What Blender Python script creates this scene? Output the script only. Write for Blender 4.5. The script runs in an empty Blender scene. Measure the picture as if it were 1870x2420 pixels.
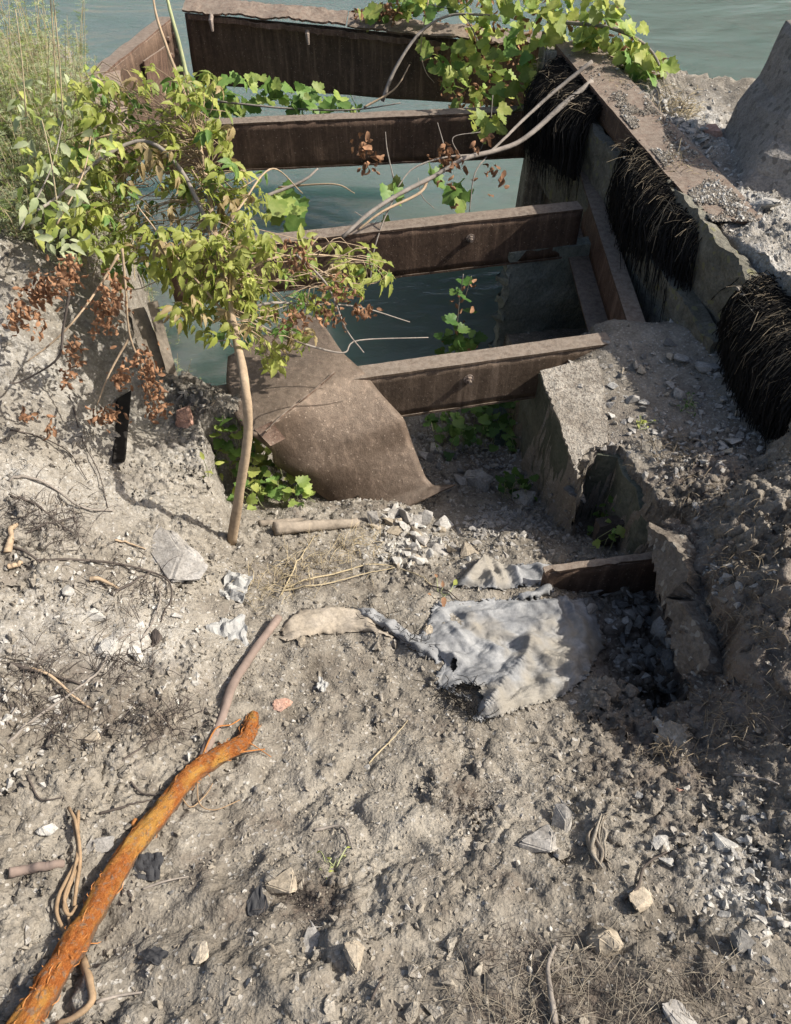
import bpy, bmesh, math, random
import numpy as np
from mathutils import Vector, Matrix, Euler

random.seed(7)
RS = np.random.RandomState(11)
R = math.radians
scene = bpy.context.scene
col = scene.collection

# ------------------------------------------------------------------ camera
CAM_Z, PITCH = 2.2, R(50)
FPX, CX, CY = 1254.0, 851.5, 1059.5          # focal length and principal point, photograph pixels
cam_d = bpy.data.cameras.new('camera')
cam = bpy.data.objects.new('camera', cam_d)
col.objects.link(cam)
cam.location = (0, 0, CAM_Z)
cam.rotation_euler = (R(90) - PITCH, 0, 0)
cam_d.sensor_fit = 'HORIZONTAL'
cam_d.sensor_width = 36
cam_d.lens = FPX / 1289.2 * 36                # the photograph itself fills the frame; its white page margin is left out
cam_d.clip_start = 0.02
cam_d.clip_end = 2000
scene.camera = cam

# ------------------------------------------------------------------ world, sun, exposure
SUN_EL, SUN_AZ = R(41), R(5)                # azimuth counted from +x (right) towards +y (away)
world = bpy.data.worlds.new('World')
scene.world = world
world.use_nodes = True
wn = world.node_tree.nodes
wn.clear()
w_out = wn.new('ShaderNodeOutputWorld')
w_bg = wn.new('ShaderNodeBackground')
w_sky = wn.new('ShaderNodeTexSky')
w_sky.sky_type = 'NISHITA'
w_sky.sun_disc = False
w_sky.sun_elevation = SUN_EL
w_sky.sun_rotation = R(90) - SUN_AZ
w_sky.air_density = 1.0
w_sky.dust_density = 4.0
w_bg.inputs['Strength'].default_value = 0.115
world.node_tree.links.new(w_sky.outputs[0], w_bg.inputs[0])
world.node_tree.links.new(w_bg.outputs[0], w_out.inputs[0])

sun_d = bpy.data.lights.new('sun', 'SUN')
sun = bpy.data.objects.new('sun', sun_d)
col.objects.link(sun)
sun_d.energy = 5.0
sun_d.angle = R(0.5)
sun_d.color = (1.0, 0.95, 0.87)
sdir = Vector((math.cos(SUN_EL) * math.cos(SUN_AZ), math.cos(SUN_EL) * math.sin(SUN_AZ), math.sin(SUN_EL)))
sun.rotation_euler = sdir.to_track_quat('Z', 'Y').to_euler()
sun.location = sdir * 30

scene.view_settings.view_transform = 'Standard'
scene.view_settings.look = 'None'
scene.view_settings.gamma = 1
scene.view_settings.exposure = 0.44
scene.view_settings.use_curve_mapping = False

# ------------------------------------------------------------------ helpers: rays of the photograph
FW = np.array([0, math.cos(PITCH), -math.sin(PITCH)])
UP = np.array([0, math.sin(PITCH), math.cos(PITCH)])
RT = np.array([1.0, 0, 0])
EYE = np.array([0, 0, CAM_Z])


def ray(px, py):
    return FW + RT * ((px - CX) / FPX) + UP * ((CY - py) / FPX)


def PZ(px, py, z):                            # point at height z
    d = ray(px, py)
    return EYE + d * ((z - CAM_Z) / d[2])


def PY(px, py, y):                            # point at distance y
    d = ray(px, py)
    return EYE + d * (y / d[1])


# ------------------------------------------------------------------ helpers: noise
def _hash(ix, iy, seed):
    h = (ix.astype(np.int64) * 374761393 + iy.astype(np.int64) * 668265263 + seed * 974634777) & 0xFFFFFFFF
    h = ((h ^ (h >> 13)) * 1274126177) & 0xFFFFFFFF
    return ((h ^ (h >> 16)) & 0xFFFF) / 65535.0


def perlin(x, y, seed=0):
    x = np.asarray(x, float); y = np.asarray(y, float)
    ix = np.floor(x); iy = np.floor(y)
    fx = x - ix; fy = y - iy
    u = fx * fx * fx * (fx * (fx * 6 - 15) + 10); v = fy * fy * fy * (fy * (fy * 6 - 15) + 10)

    def g(dx, dy):
        a = _hash(ix + dx, iy + dy, seed) * 6.2831853
        return np.cos(a) * (fx - dx) + np.sin(a) * (fy - dy)
    return (g(0, 0) * (1 - u) + g(1, 0) * u) * (1 - v) + (g(0, 1) * (1 - u) + g(1, 1) * u) * v


def fbm(x, y, seed=0, oct=4, gain=0.5):
    s = 0; a = 1; f = 1
    for i in range(oct):
        s = s + a * perlin(np.asarray(x) * f, np.asarray(y) * f, seed + i * 17)
        a *= gain; f *= 2.03
    return s


# ------------------------------------------------------------------ helpers: objects
def tag(o, label=None, cat=None, group=None, kind=None):
    if label: o['label'] = label
    if cat: o['category'] = cat
    if group: o['group'] = group
    if kind: o['kind'] = kind
    return o


def mesh_data(name, V, F, smooth=False):
    me = bpy.data.meshes.new(name)
    me.from_pydata([tuple(map(float, v)) for v in V], [], [tuple(map(int, f)) for f in F])
    me.update()
    if smooth:
        me.polygons.foreach_set('use_smooth', [True] * len(me.polygons))
    return me


def obj(name, V, F, mat, parent=None, smooth=False):
    me = mesh_data(name, V, F, smooth)
    if mat: me.materials.append(mat)
    o = bpy.data.objects.new(name, me)
    col.objects.link(o)
    if parent:
        o.parent = parent
        o.location = -parent.location
    return o


def empty(name, loc=(0, 0, 0)):
    o = bpy.data.objects.new(name, None)
    o.empty_display_size = 0.05
    o.location = tuple(loc)
    col.objects.link(o)
    return o


def fast_mesh(name, V, F, mat, smooth=False, parent=None):
    """V (n,3) array, F (m,3|4) array"""
    V = np.asarray(V, np.float32); F = np.asarray(F, np.int32)
    k = F.shape[1]
    me = bpy.data.meshes.new(name)
    me.vertices.add(len(V)); me.vertices.foreach_set('co', V.ravel())
    me.loops.add(F.size); me.loops.foreach_set('vertex_index', F.ravel())
    me.polygons.add(len(F))
    me.polygons.foreach_set('loop_start', np.arange(0, F.size, k, dtype=np.int32))
    me.polygons.foreach_set('loop_total', np.full(len(F), k, dtype=np.int32))
    me.polygons.foreach_set('use_smooth', np.full(len(F), smooth))
    me.update(calc_edges=True)
    me.validate()
    if mat: me.materials.append(mat)
    o = bpy.data.objects.new(name, me)
    col.objects.link(o)
    if parent:
        o.parent = parent
        o.location = -parent.location
    return o


def sheet(G, th):
    """closed slab from a (nu,nv,3) grid of points, thickness th against the grid normals"""
    G = np.asarray(G, float)
    nu, nv = G.shape[:2]
    du = np.gradient(G, axis=0); dv = np.gradient(G, axis=1)
    N = np.cross(du, dv)
    N /= np.linalg.norm(N, axis=2, keepdims=True) + 1e-9
    B = G - N * th
    V = np.concatenate([G.reshape(-1, 3), B.reshape(-1, 3)])
    n = nu * nv
    F = []
    for i in range(nu - 1):
        for j in range(nv - 1):
            a, b, c, d = i * nv + j, (i + 1) * nv + j, (i + 1) * nv + j + 1, i * nv + j + 1
            F.append((a, b, c, d)); F.append((d + n, c + n, b + n, a + n))
    for i in range(nu - 1):
        a, b = i * nv, (i + 1) * nv
        F.append((b, a, a + n, b + n))
        a, b = i * nv + nv - 1, (i + 1) * nv + nv - 1
        F.append((a, b, b + n, a + n))
    for j in range(nv - 1):
        F.append((j, j + 1, j + 1 + n, j + n))
        a, b = (nu - 1) * nv + j, (nu - 1) * nv + j + 1
        F.append((b, a, a + n, b + n))
    return V, F


def quad_grid(A, B, C, D, nu, nv, amp=0.0, seed=0, freq=6, edge=0.0):
    """bilinear grid A(u0v0) B(u1v0) C(u1v1) D(u0v1); amp = out of plane noise, edge = ragged v edges"""
    A, B, C, D = [np.asarray(p, float) for p in (A, B, C, D)]
    u = np.linspace(0, 1, nu)[:, None, None]; v = np.linspace(0, 1, nv)[None, :, None]
    G = A * (1 - u) * (1 - v) + B * u * (1 - v) + C * u * v + D * (1 - u) * v
    n = np.cross(B - A, D - A); n /= np.linalg.norm(n)
    lu = np.linalg.norm(B - A); lv = np.linalg.norm(D - A)
    if amp:
        U, W = np.meshgrid(np.linspace(0, lu, nu) * freq, np.linspace(0, lv, nv) * freq, indexing='ij')
        G = G + n * (fbm(U, W, seed) * amp)[:, :, None]
    if edge:
        dv = (D - A) / lv
        e = fbm(np.linspace(0, lu, nu) * 18, np.zeros(nu) + 3.3, seed + 5, 4, .6) * edge
        G[:, 0] += dv * np.abs(e)[:, None]
        e = fbm(np.linspace(0, lu, nu) * 18, np.zeros(nu) + 9.3, seed + 9, 4, .6) * edge
        G[:, -1] -= dv * np.abs(e)[:, None]
    return G


def tube(pts, rad, k=6, jitter=0.0, seed=0):
    pts = np.asarray(pts, float); n = len(pts)
    rad = np.broadcast_to(np.asarray(rad, float), (n,)) if np.ndim(rad) else np.full(n, float(rad))
    T = np.gradient(pts, axis=0); T /= np.linalg.norm(T, axis=1, keepdims=True) + 1e-9
    up = np.array([0.31, 0.2, 0.93]); V = []
    rs = np.random.RandomState(seed)
    for i in range(n):
        a = np.cross(T[i], up); a /= np.linalg.norm(a) + 1e-9
        b = np.cross(T[i], a)
        for j in range(k):
            t = 2 * math.pi * j / k
            r = rad[i] * (1 + jitter * rs.uniform(-1, 1))
            V.append(pts[i] + (a * math.cos(t) + b * math.sin(t)) * r)
    F = [(i * k + j, i * k + (j + 1) % k, (i + 1) * k + (j + 1) % k, (i + 1) * k + j)
         for i in range(n - 1) for j in range(k)]
    F.append(tuple(range(k))[::-1]); F.append(tuple((n - 1) * k + j for j in range(k)))
    return V, F


def smooth_path(pts, n):
    """Catmull-Rom through pts, n samples"""
    P = np.asarray(pts, float)
    if len(P) == 2:
        t = np.linspace(0, 1, n)[:, None]
        return P[0] * (1 - t) + P[1] * t
    E = np.vstack([2 * P[0] - P[1], P, 2 * P[-1] - P[-2]])
    out = []
    for s in np.linspace(0, len(P) - 1 - 1e-6, n):
        i = int(s); t = s - i
        p0, p1, p2, p3 = E[i], E[i + 1], E[i + 2], E[i + 3]
        out.append(0.5 * (2 * p1 + (p2 - p0) * t + (2 * p0 - 5 * p1 + 4 * p2 - p3) * t * t + (3 * p1 - p0 - 3 * p2 + p3) * t ** 3))
    return np.array(out)


def tubes(paths, rad, k=3):
    """many tubes of equal point count at once: paths (n,m,3), rad (m,)"""
    Pp = np.asarray(paths, float); n, m_ = Pp.shape[:2]
    T = np.gradient(Pp, axis=1); T /= np.linalg.norm(T, axis=2, keepdims=True) + 1e-9
    a = np.cross(T, np.array([.31, .2, .93])); a /= np.linalg.norm(a, axis=2, keepdims=True) + 1e-9
    b_ = np.cross(T, a); rad = np.asarray(rad, float)[None, :, None]
    V = np.stack([Pp + (a * math.cos(2 * math.pi * j / k) + b_ * math.sin(2 * math.pi * j / k)) * rad for j in range(k)], 2)
    i = np.arange(m_ - 1)[:, None] * k; j = np.arange(k)[None]; j2 = (j + 1) % k
    F = np.stack([i + j, i + j2, i + k + j2, i + k + j], -1).reshape(-1, 4)
    F = (F[None] + (np.arange(n) * m_ * k)[:, None, None]).reshape(-1, 4)
    return V.reshape(-1, 3), F


class MB:
    def __init__(s): s.V = []; s.F = []; s.n = 0

    def add(s, V, F):
        s.V.extend(V); s.F.extend([tuple(i + s.n for i in f) for f in F]); s.n += len(V)

    def build(s, name, mat, parent=None, smooth=False): return obj(name, s.V, s.F, mat, parent, smooth)


# ------------------------------------------------------------------ materials
def new_mat(name):
    m = bpy.data.materials.new(name)
    m.use_nodes = True
    nt = m.node_tree
    nt.nodes.clear()
    out = nt.nodes.new('ShaderNodeOutputMaterial')
    b = nt.nodes.new('ShaderNodeBsdfPrincipled')
    nt.links.new(b.outputs[0], out.inputs[0])
    return m, nt, b


def N(nt, typ, **kw):
    n = nt.nodes.new(typ)
    for k, v in kw.items():
        if hasattr(n, k) and not k.startswith('in_'): setattr(n, k, v)
        else: n.inputs[k[3:].replace('_', ' ')].default_value = v
    return n


def ramp(nt, fac, stops):
    r = nt.nodes.new('ShaderNodeValToRGB')
    e = r.color_ramp.elements
    while len(e) < len(stops): e.new(0.5)
    for el, (p, c) in zip(e, stops):
        el.position = p
        el.color = (c if len(c) == 4 else (*c, 1)) if not isinstance(c, (int, float)) else (c, c, c, 1)
    nt.links.new(fac, r.inputs[0])
    return r.outputs[0]


def mix(nt, fac, a, b, mode='MIX'):
    m = nt.nodes.new('ShaderNodeMix')
    m.data_type = 'RGBA'; m.blend_type = mode
    for s, v in ((m.inputs[0], fac), (m.inputs[6], a), (m.inputs[7], b)):
        if hasattr(v, 'links') or isinstance(v, bpy.types.NodeSocket): nt.links.new(v, s)
        elif isinstance(v, (int, float)): s.default_value = v
        else: s.default_value = (*v, 1)
    return m.outputs[2]


def noise(nt, vec, scale, detail=6, rough=0.6, dist=0.0):
    n = N(nt, 'ShaderNodeTexNoise', in_Scale=scale, in_Detail=detail, in_Roughness=rough, in_Distortion=dist)
    nt.links.new(vec, n.inputs['Vector'])
    return n.outputs[0]


def geo_pos(nt):
    return nt.nodes.new('ShaderNodeNewGeometry').outputs['Position']


def bump(nt, b, height, strength, dist, prev=None):
    n = N(nt, 'ShaderNodeBump', in_Strength=strength, in_Distance=dist)
    nt.links.new(height, n.inputs['Height'])
    if prev is not None: nt.links.new(prev, n.inputs['Normal'])
    nt.links.new(n.outputs[0], b.inputs['Normal'])
    return n.outputs[0]


def earthy(name, dark, midc, light, s1=3, s2=18, s3=90, rough=0.95, bstr=0.6, bdist=0.01, speck=None, speck_amt=0.25, vor=70):
    """soil, stone, concrete: three tones over three noise scales, grains from a Voronoi"""
    m, nt, b = new_mat(name)
    p = geo_pos(nt)
    n1 = noise(nt, p, s1, 5, .6); n2 = noise(nt, p, s2, 6, .65); n3 = noise(nt, p, s3, 4, .7)
    c = ramp(nt, n1, [(0.34, dark), (0.52, midc), (0.66, light)])
    c2 = ramp(nt, n2, [(0.32, dark), (0.5, midc), (0.68, light)])
    c = mix(nt, 0.55, c, c2)
    c3 = ramp(nt, n3, [(0.25, (.45, .45, .45)), (0.5, (.95, .95, .95)), (0.75, (1.35, 1.33, 1.3))])
    c = mix(nt, 0.8, c, c3, 'MULTIPLY')
    v = N(nt, 'ShaderNodeTexVoronoi', in_Scale=vor)
    nt.links.new(p, v.inputs['Vector'])
    if speck:
        sep = nt.nodes.new('ShaderNodeSeparateColor')
        nt.links.new(v.outputs['Color'], sep.inputs[0])
        f = ramp(nt, sep.outputs[0], [(1 - speck_amt, 0.0), (1 - speck_amt + .04, 0.8)])
        c = mix(nt, f, c, speck)
    nt.links.new(c, b.inputs['Base Color'])
    b.inputs['Roughness'].default_value = rough
    b.inputs['Specular IOR Level'].default_value = 0.15
    h1 = bump(nt, b, n2, bstr, bdist * 2.5)
    h2 = bump(nt, b, v.outputs['Distance'], bstr * .7, bdist * .7, h1)
    bump(nt, b, n3, bstr, bdist * .8, h2)
    return m


M = {}
M['dirt'] = earthy('dirt', (.15, .125, .10), (.30, .27, .225), (.41, .375, .32), 1.7, 11, 75, bstr=.8, bdist=.010, speck=(.44, .42, .385), speck_amt=.10, vor=85)
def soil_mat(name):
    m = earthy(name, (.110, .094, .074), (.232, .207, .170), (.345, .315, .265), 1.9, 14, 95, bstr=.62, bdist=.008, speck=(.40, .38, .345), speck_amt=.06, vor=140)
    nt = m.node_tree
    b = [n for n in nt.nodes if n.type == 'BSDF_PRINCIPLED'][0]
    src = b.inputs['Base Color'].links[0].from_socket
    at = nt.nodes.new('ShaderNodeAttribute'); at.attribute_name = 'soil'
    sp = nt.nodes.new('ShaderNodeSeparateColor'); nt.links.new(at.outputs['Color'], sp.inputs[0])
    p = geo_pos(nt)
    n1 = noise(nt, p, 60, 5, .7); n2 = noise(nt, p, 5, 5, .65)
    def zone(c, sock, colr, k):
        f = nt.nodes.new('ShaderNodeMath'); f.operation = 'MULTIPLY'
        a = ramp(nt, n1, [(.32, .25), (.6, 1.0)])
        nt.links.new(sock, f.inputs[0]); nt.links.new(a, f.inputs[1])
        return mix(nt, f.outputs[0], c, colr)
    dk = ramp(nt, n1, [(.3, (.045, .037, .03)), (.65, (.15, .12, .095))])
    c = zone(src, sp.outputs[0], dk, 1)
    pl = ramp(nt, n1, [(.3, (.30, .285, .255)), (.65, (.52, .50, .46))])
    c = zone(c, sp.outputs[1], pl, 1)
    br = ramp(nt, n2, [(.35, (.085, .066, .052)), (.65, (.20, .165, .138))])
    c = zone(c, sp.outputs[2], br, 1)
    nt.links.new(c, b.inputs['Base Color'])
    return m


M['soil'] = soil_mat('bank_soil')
M['soil_loose'] = earthy('plate_dust', (.20, .17, .135), (.34, .305, .255), (.46, .42, .36), 5, 24, 110, bstr=.9, bdist=.008, speck=(.16, .135, .11), speck_amt=.2, vor=110)
M['stone'] = earthy('stone', (.22, .20, .175), (.33, .31, .28), (.46, .44, .41), 6, 25, 120, bstr=.5, bdist=.004)
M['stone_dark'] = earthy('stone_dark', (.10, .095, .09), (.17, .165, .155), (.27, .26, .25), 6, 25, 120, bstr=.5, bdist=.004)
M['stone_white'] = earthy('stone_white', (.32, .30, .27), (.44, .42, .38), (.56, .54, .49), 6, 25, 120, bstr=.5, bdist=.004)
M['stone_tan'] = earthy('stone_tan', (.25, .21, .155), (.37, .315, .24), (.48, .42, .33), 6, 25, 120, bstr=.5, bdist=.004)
M['brick'] = earthy('brick_red', (.34, .19, .13), (.46, .28, .21), (.56, .38, .3), 8, 30, 120, bstr=.5, bdist=.004)
M['concrete'] = earthy('concrete', (.16, .145, .12), (.27, .25, .215), (.38, .355, .31), 2.5, 14, 110, bstr=.5, bdist=.006)
M['concrete_green'] = earthy('concrete_algae', (.062, .07, .052), (.118, .125, .098), (.19, .19, .155), 2.2, 9, 60, bstr=.45, bdist=.008)
M['concrete_stain'] = earthy('stained_concrete', (.085, .08, .06), (.165, .155, .125), (.26, .245, .20), 3.5, 16, 90, bstr=.7, bdist=.009, speck=(.20, .19, .10), speck_amt=.08, vor=40)
M['concrete_slab'] = earthy('slab_algae', (.11, .125, .105), (.20, .215, .185), (.29, .30, .26), 2.2, 9, 60, bstr=.5, bdist=.008)
M['concrete_brown'] = earthy('earthy_concrete', (.10, .082, .064), (.17, .145, .118), (.26, .23, .19), 4, 18, 90, bstr=.8, bdist=.008, speck=(.30, .28, .24), speck_amt=.1, vor=60)
M['block'] = earthy('block_concrete', (.19, .172, .15), (.30, .272, .242), (.41, .38, .34), 3.5, 17, 110, bstr=.9, bdist=.010, speck=(.16, .145, .125), speck_amt=.12, vor=45)


def rust_mat(name, dark, midc, light, rough=.75, metal=.25, dust=1.0):
    m, nt, b = new_mat(name)
    p = geo_pos(nt)
    mp = N(nt, 'ShaderNodeMapping'); mp.inputs['Scale'].default_value = (1, 1, .35)
    nt.links.new(p, mp.inputs[0])
    n1 = noise(nt, mp.outputs[0], 5, 8, .7, .8); n2 = noise(nt, p, 34, 7, .75); n3 = noise(nt, p, 230, 3, .7)
    c = ramp(nt, n1, [(.33, dark), (.52, midc), (.7, light)])
    c = mix(nt, .5, c, ramp(nt, n2, [(.33, dark), (.52, midc), (.7, light)]))
    # drips running down the faces, flakes of lighter scale
    mp2 = N(nt, 'ShaderNodeMapping'); mp2.inputs['Scale'].default_value = (16, 16, .9)
    nt.links.new(p, mp2.inputs[0])
    n5 = noise(nt, mp2.outputs[0], 1.6, 5, .7)
    c = mix(nt, ramp(nt, n5, [(.52, 0.0), (.72, .55)]), c, tuple(x * 1.75 for x in light))
    c = mix(nt, ramp(nt, n5, [(.30, .55), (.44, 0.0)]), c, tuple(x * .6 for x in dark))
    v5 = N(nt, 'ShaderNodeTexVoronoi', in_Scale=190.0); nt.links.new(p, v5.inputs['Vector'])
    sc = nt.nodes.new('ShaderNodeSeparateColor'); nt.links.new(v5.outputs['Color'], sc.inputs[0])
    c = mix(nt, ramp(nt, sc.outputs[1], [(.985, 0.0), (.99, .6)]), c, (.36, .29, .23))
    c = mix(nt, .6, c, ramp(nt, n3, [(.3, (.6, .6, .6)), (.7, (1.3, 1.25, 1.2))]), 'MULTIPLY')
    # dust lying on whatever faces up
    g = nt.nodes.new('ShaderNodeNewGeometry')
    sx = nt.nodes.new('ShaderNodeSeparateXYZ'); nt.links.new(g.outputs['True Normal'], sx.inputs[0])
    up = ramp(nt, sx.outputs[2], [(.45, 0.0), (.95, dust)])
    dn = ramp(nt, n2, [(.38, .35), (.62, .95)])
    f = nt.nodes.new('ShaderNodeMath'); f.operation = 'MULTIPLY'
    nt.links.new(up, f.inputs[0]); nt.links.new(dn, f.inputs[1])
    c = mix(nt, f.outputs[0], c, (.27, .225, .18))
    nt.links.new(c, b.inputs['Base Color'])
    b.inputs['Roughness'].default_value = rough
    b.inputs['Metallic'].default_value = metal
    b.inputs['Specular IOR Level'].default_value = .25
    h = bump(nt, b, n2, .7, .006)
    bump(nt, b, n3, .7, .002, h)
    return m


M['rust'] = rust_mat('rusty_steel', (.055, .038, .029), (.115, .076, .055), (.19, .13, .092))
M['rust_red'] = rust_mat('rusty_steel_red', (.07, .042, .031), (.145, .092, .068), (.24, .16, .12))
M['rust_pale'] = rust_mat('rusty_plate', (.085, .062, .045), (.15, .110, .080), (.23, .175, .132), .65, .2)
M['rust_plate'] = rust_mat('bent_plate_steel', (.078, .056, .041), (.118, .087, .064), (.168, .126, .095), .5, .3, .3)
M['bolt'] = rust_mat('bolt_steel', (.16, .12, .1), (.27, .22, .19), (.4, .34, .3), .6, .4)


def plain(name, c, rough=.9, var=.35, scale=40, spec=.2, bstr=.3, bdist=.003):
    m, nt, b = new_mat(name)
    p = geo_pos(nt)
    n = noise(nt, p, scale, 5, .65)
    n2 = noise(nt, p, scale * .18, 4, .6)
    lo = tuple(x * (1 - var) for x in c); hi = tuple(min(1, x * (1 + var)) for x in c)
    cc = mix(nt, .5, ramp(nt, n, [(.3, lo), (.7, hi)]), ramp(nt, n2, [(.35, lo), (.65, hi)]))
    nt.links.new(cc, b.inputs['Base Color'])
    b.inputs['Roughness'].default_value = rough
    b.inputs['Specular IOR Level'].default_value = spec
    if bstr: bump(nt, b, n, bstr, bdist)
    return m




def leaf_mat(name, c, c2, trans=.35, rough=.5):
    m, nt, b = new_mat(name)
    p = geo_pos(nt)
    n = noise(nt, p, 14, 3, .6)
    cc = ramp(nt, n, [(.35, c), (.65, c2)])
    oi = nt.nodes.new('ShaderNodeObjectInfo')
    hsv = nt.nodes.new('ShaderNodeHueSaturation')
    v = nt.nodes.new('ShaderNodeMapRange'); v.inputs[3].default_value = .75; v.inputs[4].default_value = 1.25
    nt.links.new(oi.outputs['Random'], v.inputs[0])
    nt.links.new(v.outputs[0], hsv.inputs['Value']); nt.links.new(cc, hsv.inputs['Color'])
    nt.links.new(hsv.outputs[0], b.inputs['Base Color'])
    b.inputs['Roughness'].default_value = rough
    b.inputs['Specular IOR Level'].default_value = .3
    t = nt.nodes.new('ShaderNodeBsdfTranslucent')
    nt.links.new(hsv.outputs[0], t.inputs[0])
    ms = nt.nodes.new('ShaderNodeMixShader'); ms.inputs[0].default_value = trans
    out = [n_ for n_ in nt.nodes if n_.type == 'OUTPUT_MATERIAL'][0]
    nt.links.new(b.outputs[0], ms.inputs[1]); nt.links.new(t.outputs[0], ms.inputs[2]); nt.links.new(ms.outputs[0], out.inputs[0])
    return m


M['leaf'] = leaf_mat('leaf_yellow_green', (.32, .38, .07), (.55, .57, .17), .5)
M['leaf_green'] = leaf_mat('leaf_green', (.11, .21, .045), (.20, .31, .08), .4)
M['leaf_vine'] = leaf_mat('leaf_vine', (.22, .31, .065), (.38, .44, .13), .45)
M['leaf_deep'] = leaf_mat('leaf_deep', (.05, .11, .025), (.09, .17, .04), .3)
M['leaf_bronze'] = leaf_mat('leaf_bronze', (.26, .19, .09), (.38, .30, .15), .3)
M['leaf_dead'] = leaf_mat('leaf_dead', (.17, .085, .045), (.36, .20, .11), .2, .8)
M['weed'] = leaf_mat('weed_grey_green', (.32, .38, .19), (.54, .57, .36), .45, .6)
M['straw'] = plain('straw', (.40, .33, .21), .9, .3, 60)
M['bark'] = plain('bark_tan', (.36, .27, .18), .9, .35, 55, bstr=.6)
M['bark_grey'] = plain('bark_grey', (.24, .21, .18), .9, .4, 60, bstr=.5)
M['twig_dark'] = plain('twig_dark', (.085, .07, .06), .9, .4, 60)
M['stem_green'] = plain('stem_green', (.30, .32, .17), .8, .3, 40)
M['wood'] = plain('driftwood', (.25, .21, .165), .9, .45, 45, bstr=.7, bdist=.006)
M['fibre'] = plain('black_fibre', (.020, .018, .016), .9, .5, 60, spec=.12, bstr=0)
M['fibre_tan'] = plain('tan_fibre', (.26, .21, .145), .9, .4, 60, bstr=0)
# ================================================================== THE SETTING: terrain
def tps_fit(P, z, lam=2e-3):
    P = np.asarray(P, float); z = np.asarray(z, float); n = len(P)
    d2 = ((P[:, None] - P[None]) ** 2).sum(2)
    K = np.where(d2 > 0, d2 * np.log(d2 + 1e-12) * .5, 0) + lam * np.eye(n)
    A = np.zeros((n + 3, n + 3)); A[:n, :n] = K
    A[:n, n] = 1; A[:n, n + 1:] = P; A[n, :n] = 1; A[n + 1:, :n] = P.T
    w = np.linalg.solve(A, np.concatenate([z, np.zeros(3)]))
    return P, w


def tps_eval(fit, x, y):
    P, w = fit
    s = w[-3] + w[-2] * x + w[-1] * y
    for (a, b), k in zip(P, w[:-3]):
        d2 = (x - a) ** 2 + (y - b) ** 2
        s = s + k * .5 * d2 * np.log(d2 + 1e-12)
    return s


def ctrl(L, W=()):
    P = []; z = []
    for px, py, h in L:
        q = PZ(px, py, h); P.append(q[:2]); z.append(h)
    for x, y, h in W: P.append((x, y)); z.append(h)
    return tps_fit(P, z)


G1 = ctrl([  # the dirt in front, the left bank, the mound on the right, the bench behind the right wall
    (225, 1890, .47), (500, 1890, .50), (850, 1890, .55), (1200, 1890, .57), (1477, 1890, .60),
    (250, 1700, .43), (600, 1700, .41), (1000, 1700, .42), (1400, 1700, .46),
    (240, 1500, .40), (600, 1500, .25), (850, 1500, .22), (1100, 1500, .22), (1300, 1520, .27), (1460, 1500, .36),
    (250, 1400, .37), (480, 1400, .26), (700, 1400, .15), (900, 1400, .11), (1100, 1400, .09), (1220, 1410, .08),
    (250, 1300, .36), (450, 1300, .24), (650, 1300, .09), (850, 1300, .04), (1000, 1300, .01), (1130, 1300, -.02),
    (1382, 1300, .25), (1425, 1300, .35), (1475, 1300, .43), (1335, 1420, .18), (1385, 1410, .25), (1450, 1400, .33),
    (250, 1200, .34), (430, 1200, .2), (600, 1200, .05), (700, 1180, .0), (800, 1190, -.03), (950, 1190, -.04), (1070, 1190, -.06),
    (1345, 1200, .21), (1400, 1200, .34), (1470, 1200, .45), (1322, 1120, .15), (1385, 1100, .28), (1470, 1100, .42),
    (250, 1100, .34), (400, 1100, .2), (520, 1090, .07), (590, 1100, -.05), (700, 1110, -.12), (850, 1120, -.17),
    (250, 1020, .36), (400, 1020, .17), (520, 1010, .05), (570, 1040, -.03),
    (250, 960, .38), (400, 970, .16), (500, 960, .04), (555, 960, .0), (500, 880, .05), (560, 872, .055), (590, 892, .03), (520, 860, .05),
    (250, 900, .42), (350, 900, .28), (430, 910, .08), (250, 820, .48), (340, 820, .36), (400, 840, .2),
    (250, 700, .62), (340, 700, .48), (400, 740, .25), (250, 580, .66), (310, 600, .58), (370, 650, .35), (270, 470, .66), (360, 520, .5),
    (1250, 1020, .06), (1400, 1010, .17), (1470, 1010, .33), (1330, 940, .05),
    (1300, 410, .38), (1380, 400, .37), (1440, 480, .40), (1470, 640, .44), (1440, 660, .43), (1490, 700, .50), (1280, 385, .37), (1470, 560, .40),
    (0, 1900, .52), (0, 1500, .5), (0, 1200, .5), (0, 900, .55), (0, 700, .6), (0, 500, .6),
    (1600, 1100, .42), (1600, 1300, .42), (1600, 850, .45), (1600, 700, .42), (1870, 1900, .62), (1870, 1500, .52), (1870, 1200, .48), (1870, 900, .46), (1870, 600, .44)],
    [(-2, -1, .55), (0, -1, .6), (2, -1, .62), (4.5, -1, .65), (-4, -1, .6), (-5, 4, .55), (-5, 6, .5), (-2.2, 5, .5), (5, 5, .45), (5, 2, .5), (2, 5, .38), (3.2, 4.2, .42)])

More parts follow.
